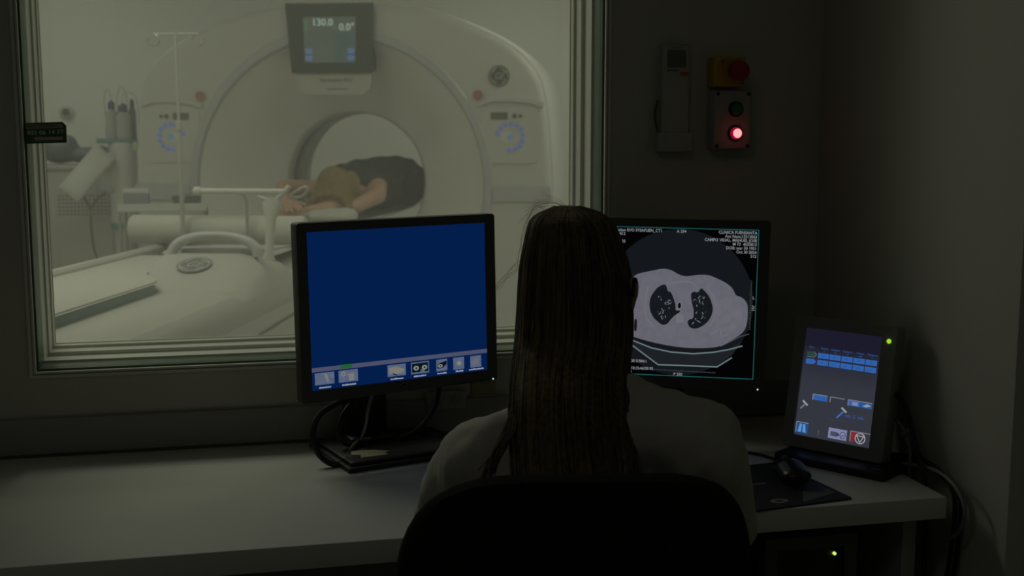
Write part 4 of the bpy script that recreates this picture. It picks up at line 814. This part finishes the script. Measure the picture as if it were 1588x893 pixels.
bm = B(); prism(bm, [(0.0, 0.0), (0.056, 0.006), (0.050, 0.018), (0.066, 0.030), (0.036, 0.046), (-0.008, 0.052), (-0.012, 0.028), (0.004, 0.02)], 0, 0.001); nt_ = obj('paper_note', bm, mat('cream_paper', (0.62, 0.60, 0.42), 0.8), M=Matrix(((1, 0, 0, 0), (0, 0, 1, 0), (0, 1, 0, 0), (0, 0, 0, 1)))); nt_.location = (0.196, 2.20, 0.7482); nt_.rotation_euler = (0, 0, R(8)); tag(nt_, 'torn cream paper note on the black monitor foot', 'note')
for x, y, r in ((0.03, 1.835, 0.0022), (0.0215, 2.20, 0.0018)): pass
# mouse pad, mouse, lead
mp = thing('mouse_pad', 'dark printed mouse pad at the front edge of the desk', 'mouse pad', (0.905, 1.915, 0.73), R(8))
bm = B(); prism(bm, rrect(-0.10, -0.115, 0.095, 0.125, 0.006, 3), 0, 0.003); SW = Matrix(((1, 0, 0, 0), (0, 0, 1, 0), (0, 1, 0, 0), (0, 0, 0, 1)))
part('pad', bm, mat('pad_black', (0.012, 0.013, 0.015), 0.7), mp, M=SW)
def pf(name, poly, m, h=0.0034): bm = B(); prism(bm, poly, 0.0028, h); part(name, bm, m, mp, M=SW)
pf('print_oval', disc(-0.035, -0.085, 0.017, 0.011), mat('pad_print', (0.22, 0.22, 0.20), 0.7)); pf('print_line', rect(-0.09, 0.01, 0.0, 0.016), mat('pad_line', (0.16, 0.17, 0.17), 0.7))
pf('print_oval_core', disc(-0.035, -0.085, 0.008, 0.005), mat('pad_black2', (0.05, 0.05, 0.05), 0.7), 0.0037)
pf('print_wedge', [(0.0, -0.105), (0.085, -0.08), (0.085, 0.02), (0.05, -0.03)], mat('pad_grey', (0.10, 0.115, 0.11), 0.7)); pf('print_patch', [(0.03, -0.045), (0.075, -0.06), (0.085, 0.0), (0.06, 0.02)], mat('pad_teal', (0.05, 0.085, 0.085), 0.7), 0.0037)
ms = thing('computer_mouse', 'black computer mouse sitting on the dark mouse pad', 'mouse', (0.952, 1.93, 0.7338), R(-6))
mb = blob('shell', chain([((0, -0.028, 0.014), (0.029, 0.028, 0.018)), ((0, 0.0, 0.017), (0.030, 0.03, 0.021)), ((0, 0.03, 0.013), (0.026, 0.026, 0.015))], 4), mat('mouse_black', (0.012, 0.012, 0.018), 0.3), ms, voxel=0.003, smooth=4)
mb.data.transform(Matrix.Translation((0, 0, 0.004)))
bm = B(); lathe(bm, [(0.009, -0.003), (0.009, 0.003)], 16, Matrix.Translation((0, 0.032, 0.030)) @ Matrix.Rotation(R(90), 4, 'Y')); part('scroll_wheel', bm, M_bezel, ms)
cable('mouse_lead', 'thin black lead from behind the woman to the touch console', [(0.84, 2.18, 0.733), (0.90, 2.165, 0.733), (0.941, 2.14, 0.733), (0.972, 2.11, 0.733), (0.985, 2.08, 0.733), (0.992, 2.06, 0.733)], 0.0026)
cable('console_cable', 'black cable hanging from the touch console over the desk end', [(1.155, 2.035, 0.90), (1.175, 1.985, 0.885), (1.188, 1.952, 0.861), (1.193, 1.927, 0.818), (1.193, 1.906, 0.781), (1.193, 1.886, 0.75), (1.193, 1.873, 0.717), (1.193, 1.868, 0.66), (1.193, 1.87, 0.45), (1.193, 1.90, 0.20), (1.193, 1.95, 0.008)], 0.0048)
cable('data_cable', 'pale cable hanging in a big loop off the desk end', [(1.17, 2.02, 0.84), (1.195, 1.985, 0.822), (1.203, 1.951, 0.78), (1.203, 1.945, 0.732), (1.203, 1.941, 0.683), (1.203, 1.929, 0.649), (1.203, 1.899, 0.628), (1.203, 1.856, 0.627), (1.203, 1.816, 0.641), (1.203, 1.781, 0.669), (1.203, 1.765, 0.703), (1.203, 1.775, 0.729), (1.203, 1.806, 0.749), (1.203, 1.857, 0.757), (1.20, 1.92, 0.75), (1.175, 2.00, 0.7345), (1.15, 2.06, 0.7345)], 0.0036, M_whitecable)
for dx, dz, nm, lb in ((0.0, 0.0, 'black_lead', 'upper black lead curving off the desk end by the wall'), (0.012, -0.014, 'dark_lead', 'lower black lead curving off the desk end by the wall')):
    cable(nm, lb, [(1.165 + dx, 2.09 + dx, 0.735), (1.193 + dx, 2.03, 0.742), (1.214 + dx, 1.95, 0.757 + dz), (1.214 + dx, 1.88, 0.757 + dz), (1.214 + dx, 1.828, 0.737 + dz), (1.214 + dx, 1.811, 0.699), (1.214 + dx, 1.82, 0.60), (1.214 + dx, 1.86, 0.4), (1.214 + dx, 1.9, 0.2), (1.214 + dx, 1.95, 0.008)], 0.0042)
pg = blob('cable_plug', chain([((0, 0, 0), 0.007), ((0, -0.022, 0.012), 0.006)], 4), mat('plug_pale', (0.3, 0.3, 0.27), 0.5), voxel=0.002, smooth=3)
tag(pg, 'small pale plug on the cables behind the touch console', 'plug'); pg.location = (1.196, 1.960, 0.800)
# computer tower under the desk
pc = thing('computer_tower', 'black computer tower with green light under the desk', 'computer', (0.955, 1.85, 0))
bm = B(); box(bm, (-0.085, 0.012, 0.01), (0.085, 0.42, 0.655), 0.006); part('case', bm, M_black, pc)
bm = B(); frame2(bm, -0.088, 0.012, 0.088, 0.658, 0.022, -0.008, 0.02); part('front_rim', bm, M_bezel, pc)
bm = B(); box(bm, (-0.066, -0.002, 0.034), (0.066, 0.012, 0.636), 0.004); fp = part('front_panel', bm, M_black, pc)
for k in range(9):
    bm = B(); box(bm, (-0.056, -0.005, 0.42 + k * 0.018), (0.056, 0.0, 0.428 + k * 0.018), 0.001); obj('vent_bar', bm, M_bezel, fp)
bm = B(); prism(bm, disc(0.046, 0.622, 0.003, n=12), -0.006, 0.0); obj('power_light', bm, emis('c8e86a', 1.2), fp)
for x in (-0.06, 0.06):
    for y in (0.05, 0.38):
        bm = B(); lathe(bm, [(0.014, 0), (0.014, 0.012)], 12, Matrix.Translation((x, y, 0))); part('foot', bm, M_black, pc)

# ------------------------------------------------------------------ things on the window wall, right
rm = thing('remote_control', 'slim pale remote control with grey display in a wall cradle', 'remote control', (0.892, YW, 1.322))
bm = B(); box(bm, (-0.030, -0.026, 0.02), (0.030, -0.006, 0.225), 0.005, 3); part('handset', bm, mat('remote_grey', (0.52, 0.52, 0.46), 0.45), rm)
bm = B(); prism(bm, rrect(-0.021, 0.178, 0.021, 0.214, 0.003), -0.0275, -0.02); part('display', bm, mat('lcd_grey', (0.16, 0.17, 0.14), 0.3), rm)
bm = B(); prism(bm, rrect(0.008, 0.161, 0.026, 0.169, 0.003), -0.0285, -0.02); part('orange_key', bm, mat('orange_key', (0.55, 0.14, 0.05), 0.5), rm)
bm = B(); box(bm, (-0.021, -0.0275, 0.170), (0.004, -0.02, 0.173)); part('key_line', bm, M_greymark, rm)
text('maker_print', 'DAIKIN', 0.0065, M_greymark, rm, 0.0, 0.2165, -0.0262, 'CENTER')
bm = B(); box(bm, (-0.037, -0.031, 0.0), (0.037, 0.0, 0.042), 0.004, 3); box(bm, (-0.036, -0.006, 0.0), (0.036, 0.0, 0.13), 0.002); part('cradle', bm, mat('cradle_grey', (0.50, 0.50, 0.45), 0.5), rm)
bm = B(); tube(bm, spline([(-0.036, -0.012, 0.11), (-0.042, -0.012, 0.08), (-0.036, -0.012, 0.045)], 4), 0.0025, 8); part('cradle_clip', bm, M_greymark, rm)

es = thing('emergency_stop', 'yellow box with red emergency stop knob above switch box', 'emergency stop', (1.006, YW, 1.46))
bm = B(); box(bm, (-0.036, -0.042, 0.0), (0.036, 0.0, 0.063), 0.004, 3); part('enclosure', bm, mat('safety_yellow', (0.55, 0.36, 0.02), 0.5), es)
bm = B(); lathe(bm, [(0.014, 0.04), (0.014, 0.055), (0.010, 0.056), (0.021, 0.058), (0.0225, 0.066), (0.020, 0.074), (0.0, 0.077)], 32, Matrix.Translation((0.011, 0, 0.033)) @ Matrix.Rotation(R(90), 4, 'X'), cap=False); part('mushroom_knob', bm, mat('stop_red', (0.42, 0.02, 0.02), 0.4), es, 'red mushroom knob')
bm = B(); lathe(bm, [(0.027, 0.042), (0.027, 0.044), (0.017, 0.0445)], 32, Matrix.Translation((0.011, 0, 0.033)) @ Matrix.Rotation(R(90), 4, 'X'), cap=False); part('collar_plate', bm, mat('safety_yellow2', (0.5, 0.33, 0.02), 0.5), es)
for x, z in ((-0.016, 0.053), (0.029, 0.008)):
    bm = B(); prism(bm, disc(x, z, 0.003, n=10), -0.0432, -0.04); part('screw', bm, M_greymark, es)

sb = thing('switch_box', 'grey wall switch box with green button and lit red button', 'switch box', (1.016, YW, 1.326))
bm = B(); box(bm, (-0.044, -0.030, 0.0), (0.044, 0.0, 0.128), 0.006, 3); part('box_body', bm, mat('switch_grey', (0.40, 0.40, 0.37), 0.5), sb)
bm = B(); box(bm, (-0.043, -0.040, 0.001), (0.043, -0.031, 0.127), 0.005, 3); part('cover', bm, _M['switch_grey'], sb)
for x in (-0.035, 0.035):
    for z in (0.009, 0.119):
        bm = B(); prism(bm, disc(x, z, 0.004, n=12), -0.0412, -0.036); part('screw', bm, M_black, sb)
RB = Matrix.Rotation(R(90), 4, 'X')
for z, m, lb, capm in ((0.087, mat('green_button', (0.015, 0.20, 0.12), 0.4), 'green push button', None), (0.036, None, 'lit red push button', emis((255, 150, 150), 1.6))):
    bm = B(); lathe(bm, [(0.0165, 0.038), (0.0165, 0.044), (0.0135, 0.046)], 28, Matrix.Translation((0.006, 0, z)) @ RB, cap=False); bt = part('button', bm, M_black, sb, lb)
    bm = B(); lathe(bm, [(0.013, 0.040), (0.0125, 0.050), (0.009, 0.0535), (0.0, 0.055)], 24, Matrix.Translation((0.006, 0, z)) @ RB, cap=False); obj('button_cap', bm, m or emis('8c0a2c'), bt)
    if capm:
        bm = B(); lathe(bm, [(0.0098, 0.0535), (0.006, 0.0558), (0.0, 0.0565)], 24, Matrix.Translation((0.006, 0, z)) @ RB, cap=False); obj('lamp_lens', bm, capm, bt)
        d = bpy.data.lights.new('red_button_lamp', 'POINT'); d.energy = 0.003; d.color = (1.0, 0.04, 0.07); d.shadow_soft_size = 0.008
        lo_ = bpy.data.objects.new('red_button_lamp', d); COL.objects.link(lo_); lo_.location = (1.022, YW - 0.07, 1.362)

# ------------------------------------------------------------------ office chair
WO = Vector((0.46, 1.55, 0)); WR = R(-15)
def wl(x, y, z=0): return tuple(Matrix.Translation(WO) @ Matrix.Rotation(WR, 4, 'Z') @ Vector((x, y, z)))
ch = thing('office_chair', 'black fabric office chair that the woman sits on', 'chair', wl(-0.03, -0.04), R(-13))
def backshape(z):
    # half-width of the back rest at height z
    t = max(0.0, min(1.0, (z - 0.56) / (0.945 - 0.56)))
    return 0.21 * (1 - 0.0 * t)
bm = B()
prof_b = []
zz0, zz1, hw = 0.55, 0.950, 0.232
N = 48
for k in range(N):
    a = 2 * math.pi * k / N
    cx, cz = math.cos(a), math.sin(a)
    ex = (0.42 if cx > 0 else 0.62) if cz > 0 else 0.5
    x = hw * math.copysign(abs(cx) ** ex, cx); z = (zz0 + zz1) / 2 + (zz1 - zz0) / 2 * math.copysign(abs(cz) ** ((0.62 if cx > 0 else 0.8) if cz > 0 else 0.5), cz)
    prof_b.append((x, z))
def bcurve(x, z): return -0.165 + 0.9 * x * x * 1.2 + 0.03 * (0.75 - z)
rs = []
for sc, off in ((0.0, 0.034), (0.6, 0.036), (0.9, 0.032), (0.98, 0.018), (1.0, 0.0), (0.98, -0.018), (0.9, -0.030), (0.6, -0.034), (0.0, -0.034)):
    rs.append([Vector((x * max(sc, 0.02), bcurve(x * sc, z) + off, 0.747 + (z - 0.747) * max(sc, 0.02))) for x, z in prof_b])
rings(bm, rs); part('backrest', bm, M_chair, ch)
bm = B()
st = []
for sc, z in ((0.02, 0.392), (0.8, 0.392), (0.97, 0.402), (1.0, 0.42), (0.98, 0.438), (0.8, 0.452), (0.02, 0.452)):
    st.append([Vector((0.225 * sc * math.copysign(abs(math.cos(a)) ** 0.6, math.cos(a)), 0.06 + 0.215 * sc * math.copysign(abs(math.sin(a)) ** 0.6, math.sin(a)), z)) for a in [2 * math.pi * k / 40 for k in range(40)]])
rings(bm, st); part('seat', bm, M_chair, ch)
bm = B(); tube(bm, spline([(0, 0.02, 0.38), (0, -0.15, 0.38), (0, -0.225, 0.42), (0, -0.225, 0.55), (0, -0.205, 0.70)], 6), 0.018, 10); part('back_bracket', bm, M_black, ch)
bm = B(); lathe(bm, [(0.028, 0.10), (0.028, 0.26), (0.018, 0.262), (0.018, 0.39)], 20, Matrix.Translation((0, 0.05, 0))); part('gas_column', bm, M_black, ch)
for k in range(5):
    a = R(90 + 72 * k); d_ = Vector((math.cos(a), math.sin(a), 0))
    bm = B(); tube(bm, [Vector((0, 0.05, 0.12)), Vector((0, 0.05, 0.105)) + d_ * 0.15, Vector((0, 0.05, 0.085)) + d_ * 0.28], [0.026, 0.02, 0.015], 10); lg_ = part('base_arm', bm, M_black, ch)
    bm = B(); lathe(bm, [(0.024, -0.022), (0.029, -0.012), (0.029, 0.012), (0.024, 0.022)], 16, Matrix.Translation(Vector((0, 0.05, 0.029)) + d_ * 0.28) @ Matrix.Rotation(a, 4, 'Z') @ Matrix.Rotation(R(90), 4, 'X')); obj('caster', bm, M_black, lg_)

# ------------------------------------------------------------------ the woman at the desk
wo = thing('person', 'long-haired woman in a white lab coat seen from behind', 'person', tuple(WO), WR)
HC = Vector((-0.012, 0.172, 1.142)); HR = Matrix.Rotation(R(-9), 3, 'Z') @ Matrix.Rotation(R(-6), 3, 'X')
def hp(x, y, z): return HC + HR @ Vector((x, y, z))
def hb_(x, y, z, *r): return (hp(x, y, z), r, HR)
bd = []
bd += chain([((0, -0.03, 0.545), (0.165, 0.115, 0.09)), ((0, -0.02, 0.68), (0.125, 0.095, 0.09)), ((0, 0.02, 0.81), (0.135, 0.09, 0.09)), ((0, 0.035, 0.89), (0.13, 0.075, 0.06))], 4)
bd += chain([((-0.145, 0.035, 0.905), 0.045), ((0, 0.045, 0.93), 0.055), ((0.14, -0.02, 0.945), 0.045)], 5)
bd += chain([((0, 0.05, 0.94), 0.056), ((-0.004, 0.085, 1.00), 0.052), (hp(0, -0.03, -0.06), 0.052)], 5)
bd += [hb_(0, -0.012, 0.018, 0.067, 0.088, 0.088), hb_(0, 0.022, -0.03, 0.062, 0.075, 0.08), hb_(0, 0.045, -0.085, 0.042, 0.048, 0.035), hb_(0, 0.066, -0.10, 0.02, 0.022, 0.018), hb_(0, 0.098, -0.035, 0.011, 0.016, 0.022), hb_(0, 0.106, -0.048, 0.013, 0.013, 0.010), hb_(0, 0.086, 0.005, 0.045, 0.012, 0.012), hb_(0, 0.085, -0.078, 0.022, 0.012, 0.006), hb_(0, 0.083, -0.087, 0.019, 0.012, 0.006), hb_(0.04, 0.06, -0.045, 0.022, 0.022, 0.02), hb_(-0.04, 0.06, -0.045, 0.022, 0.022, 0.02)]
for s in (-1, 1): bd += [hb_(s * 0.076, -0.012, -0.02, 0.010, 0.019, 0.031), hb_(s * 0.083, -0.02, -0.01, 0.007, 0.014, 0.022)]
RS, RE, RW = (0.148, -0.03, 0.935), (0.200, 0.10, 0.790), (0.125, 0.33, 0.786)
LS, LE, LW = (-0.155, 0.035, 0.892), (-0.225, 0.13, 0.785), (-0.14, 0.35, 0.786)
for (s_, e_, w_, sd) in ((RS, RE, RW, -1), (LS, LE, LW, 1)):
    bd += chain([(s_, 0.046), (e_, 0.036)], 7) + chain([(e_, 0.036), (tuple(Vector(e_).lerp(Vector(w_), .3)), 0.036), (w_, 0.023)], 6)
    bd += hand(w_, (sd * 0.12, 1, -0.06), (sd, 0.1, 0), (0, 0.0, -1), 0.95)
for s in (-1, 1):
    bd += chain([((s * 0.085, -0.02, 0.53), 0.078), ((s * 0.10, 0.36, 0.515), 0.055)], 7) + chain([((s * 0.10, 0.36, 0.515), 0.055), ((s * 0.10, 0.345, 0.36), 0.052), ((s * 0.10, 0.34, 0.09), 0.036)], 6)
    bd += chain([((s * 0.10, 0.32, 0.045), 0.036), ((s * 0.11, 0.47, 0.032), 0.03)], 5)
blob('body', bd, M_skin, wo, voxel=0.0055, smooth=4)
for s in (-1, 1):
    bm = B(); bmesh.ops.create_icosphere(bm, subdivisions=2, radius=0.0125, matrix=Matrix.Translation(hp(s * 0.031, 0.079, -0.012))); part('eye', bm, mat('eye_white', (0.7, 0.7, 0.68), 0.2), wo)
ct = chain([((0, -0.03, 0.55), (0.19, 0.14, 0.10)), ((0, -0.02, 0.68), (0.16, 0.125, 0.09)), ((0, 0.015, 0.81), (0.165, 0.115, 0.09)), ((0, 0.03, 0.89), (0.16, 0.095, 0.06))], 4)
ct += chain([((-0.155, 0.035, 0.893), 0.058), ((-0.06, 0.045, 0.925), 0.058), ((0.05, 0.02, 0.945), 0.06), ((0.150, -0.025, 0.940), 0.064)], 6)
ct += chain([((-0.12, 0.04, 0.915), 0.05), ((-0.05, 0.06, 0.965), 0.042)], 4) + chain([((0.115, -0.005, 0.955), 0.055), ((0.04, 0.04, 0.985), 0.045)], 4)
ct += chain([(RS, 0.066), (tuple(Vector(RS).lerp(Vector(RE), .55)), 0.060), (RE, 0.056)], 7) + chain([(RE, 0.056), (tuple(Vector(RE).lerp(Vector(RW), .5)), 0.050), (tuple(Vector(RE).lerp(Vector(RW), .93)), 0.042)], 6)
ct += chain([(LS, 0.062), (tuple(Vector(LS).lerp(Vector(LE), .55)), 0.056), (LE, 0.052)], 7) + chain([(LE, 0.052), (tuple(Vector(LE).lerp(Vector(LW), .5)), 0.047), (tuple(Vector(LE).lerp(Vector(LW), .93)), 0.040)], 6)
lc = blob('lab_coat', ct, mat('coat_cotton', (0.52, 0.51, 0.47), 0.85, var=0.04, bump=0.15, bscale=350), wo, voxel=0.007, smooth=4, fold=0.0105, fold_scale=14)
bm = B(); tube(bm, spline([(-0.075, 0.09, 0.968), (-0.070, 0.04, 0.982), (-0.03, 0.022, 0.990), (0.03, 0.018, 0.994), (0.072, 0.03, 0.99), (0.075, 0.08, 0.975)], 6), 0.012, 10); part('coat_collar', bm, _M['coat_cotton'], wo)
tr = []
for s in (-1, 1): tr += chain([((s * 0.085, -0.02, 0.54), 0.086), ((s * 0.10, 0.36, 0.515), 0.066), ((s * 0.10, 0.345, 0.36), 0.063), ((s * 0.10, 0.34, 0.11), 0.055)], 7)
blob('trousers', tr, mat('white_trousers', (0.55, 0.55, 0.52), 0.85), wo, voxel=0.008, smooth=4, fold=0.003)
for s in (-1, 1): blob('shoe', chain([((s * 0.10, 0.315, 0.045), (0.040, 0.045, 0.042)), ((s * 0.112, 0.48, 0.036), (0.042, 0.045, 0.033))], 5), mat('white_clog', (0.6, 0.6, 0.58), 0.5), wo, voxel=0.006, smooth=4)
# glasses and ear ring
M_gl = mat('glasses_black', (0.01, 0.01, 0.014), 0.3)
bm = B()
for s in (-1, 1):
    tube(bm, [hp(s * 0.034 + 0.024 * math.cos(R(a)), 0.098, -0.012 + 0.019 * math.sin(R(a))) for a in range(0, 361, 24)], 0.0024, 8)
    tube(bm, [hp(s * 0.058, 0.097, -0.008), hp(s * 0.076, 0.085, -0.006), hp(s * 0.082, 0.0, 0.0), hp(s * 0.084, -0.025, 0.004), hp(s * 0.082, -0.045, -0.02)], 0.0035, 8)
tube(bm, [hp(-0.011, 0.1, -0.01), hp(0, 0.106, -0.006), hp(0.011, 0.1, -0.01)], 0.0024, 8)
part('glasses', bm, M_gl, wo, 'black spectacle frame')
bm = B(); tube(bm, [hp(0.085, -0.012 + 0.008 * math.sin(R(a)), -0.065 + 0.008 * math.cos(R(a))) for a in range(0, 361, 24)], 0.0014, 8); part('ear_ring', bm, M_steel, wo, 'small hoop ear ring')
# hair: shell + strands + flyaways (ring centre, half width, back/front half depth), world coordinates
iW = (Matrix.Translation(WO) @ Matrix.Rotation(WR, 4, 'Z')).inverted()
HAIR = [(0.475, 1.739, 1.2535, 0.018, 0.03, 0.03), (0.479, 1.737, 1.247, 0.037, 0.052, 0.05), (0.479, 1.736, 1.238, 0.054, 0.075, 0.066), (0.481, 1.733, 1.222, 0.065, 0.092, 0.090), (0.482, 1.729, 1.190, 0.0735, 0.106, 0.098), (0.483, 1.724, 1.156, 0.081, 0.110, 0.078), (0.479, 1.708, 1.109, 0.084, 0.100, 0.03), (0.471, 1.683, 1.064, 0.085, 0.083, 0.03), (0.452, 1.630, 1.033, 0.083, 0.058, 0.04), (0.436, 1.573, 1.007, 0.083, 0.042, 0.05), (0.425, 1.528, 0.972, 0.083, 0.032, 0.04), (0.421, 1.501, 0.937, 0.083, 0.022, 0.025), (0.416, 1.472, 0.913, 0.083, 0.018, 0.02), (0.415, 1.459, 0.885, 0.080, 0.014, 0.015), (0.416, 1.452, 0.85, 0.072, 0.010, 0.010)]
vR = Vector((0.976, -0.218, 0)); vF = Vector((0.218, 0.976, 0))
def hpt(i, th, k=1.0):
    x, y, z, a, bk, ft = HAIR[i]; s = math.sin(th); c = math.cos(th)
    return iW @ (Vector((x, y, z)) + vR * (a * c * k) + vF * ((bk if s < 0 else ft) * s * k))
M_hair = fur('brown_hair', (0.010, 0.007, 0.004), (0.21, 0.15, 0.08))
bm = B(); TH = [2 * math.pi * k / 44 for k in range(44)]
rings(bm, [[hpt(i, t, 1.0 + 0.018 * math.sin(t * 11 + i * 0.4) + 0.012 * math.sin(t * 23 - i)) for t in TH] for i in range(len(HAIR))])
hs = part('hair', bm, M_hair, wo, 'long straight brown hair', sharp=80)
bm = B(); rng = random.Random(11)
for n in range(520):
    t = rng.uniform(R(170), R(372)); i0 = rng.choice((0, 0, 0, 1, 1, 2, 3)); i1 = rng.choice((11, 12, 12, 13, 13, 14)); drift = rng.uniform(-0.10, 0.10); k0 = rng.uniform(0.99, 1.035)
    pts = []; ph = rng.uniform(0, 6)
    for i in range(i0, i1 + 1):
        f = (i - i0) / max(1, i1 - i0); pts.append(hpt(i, t + drift * f + 0.02 * math.sin(i * 0.8 + ph), k0 + 0.012 * math.sin(i * 0.9 + ph)))
    w = rng.uniform(0.0010, 0.0022)
    P = spline(pts, 2); tube(bm, P, [w * (1.0 if q < len(P) - 4 else 0.5) for q in range(len(P))], 4, caps=False)
sd = obj('hair_strands', bm, M_hair, hs, sharp=80); sd['kind'] = 'stuff'
bm = B()
def stray(pts, r=0.0007): tube(bm, [iW @ p for p in spline(pts, 6)], r, 4, caps=False)
for n in range(13):
    j = lambda s: rng.uniform(-s, s)
    q = n / 12
    stray([(0.474 - 0.004 * q, 1.73, 1.252), (0.462 - 0.012 * q, 1.734, 1.262 - 0.006 * q + j(.002)), (0.446 - 0.022 * q + j(.003), 1.737, 1.272 - 0.022 * q), (0.434 - 0.034 * q + j(.004), 1.74, 1.278 - 0.05 * q + j(.004))], 0.00016)
for n in range(6):
    j = lambda s: rng.uniform(-s, s)
    stray([(0.405 + j(.004), 1.72, 1.17 + j(.02)), (0.388 + j(.006), 1.726, 1.165 + j(.01)), (0.368 + j(.006), 1.728, 1.14 + j(.01)), (0.35 + j(.01), 1.727, 1.11 + j(.015))], 0.0002)
for n in range(5):
    j = lambda s: rng.uniform(-s, s)
    stray([(0.45 + j(.01), 1.735, 1.245), (0.425, 1.738, 1.25 + j(.006)), (0.408 + j(.004), 1.74, 1.225 + j(.01)), (0.398 + j(.004), 1.73, 1.18 + j(.02))], 0.00025)
obj('stray_hair', bm, M_hair, hs)['kind'] = 'stuff'
bm = B()
for n in range(26):
    j = lambda s: rng.uniform(-s, s); d = j(.009)
    stray([(0.368 + j(.006), 1.60, 1.02), (0.352 + d * .5, 1.555, 0.99), (0.333 + d, 1.515, 0.965), (0.313 + d, 1.49, 0.944 + j(.004)), (0.296 + d + j(.006), 1.468, 0.922 + j(.01))], 0.0012)
obj('hair_lock', bm, M_hair, hs)['kind'] = 'stuff'
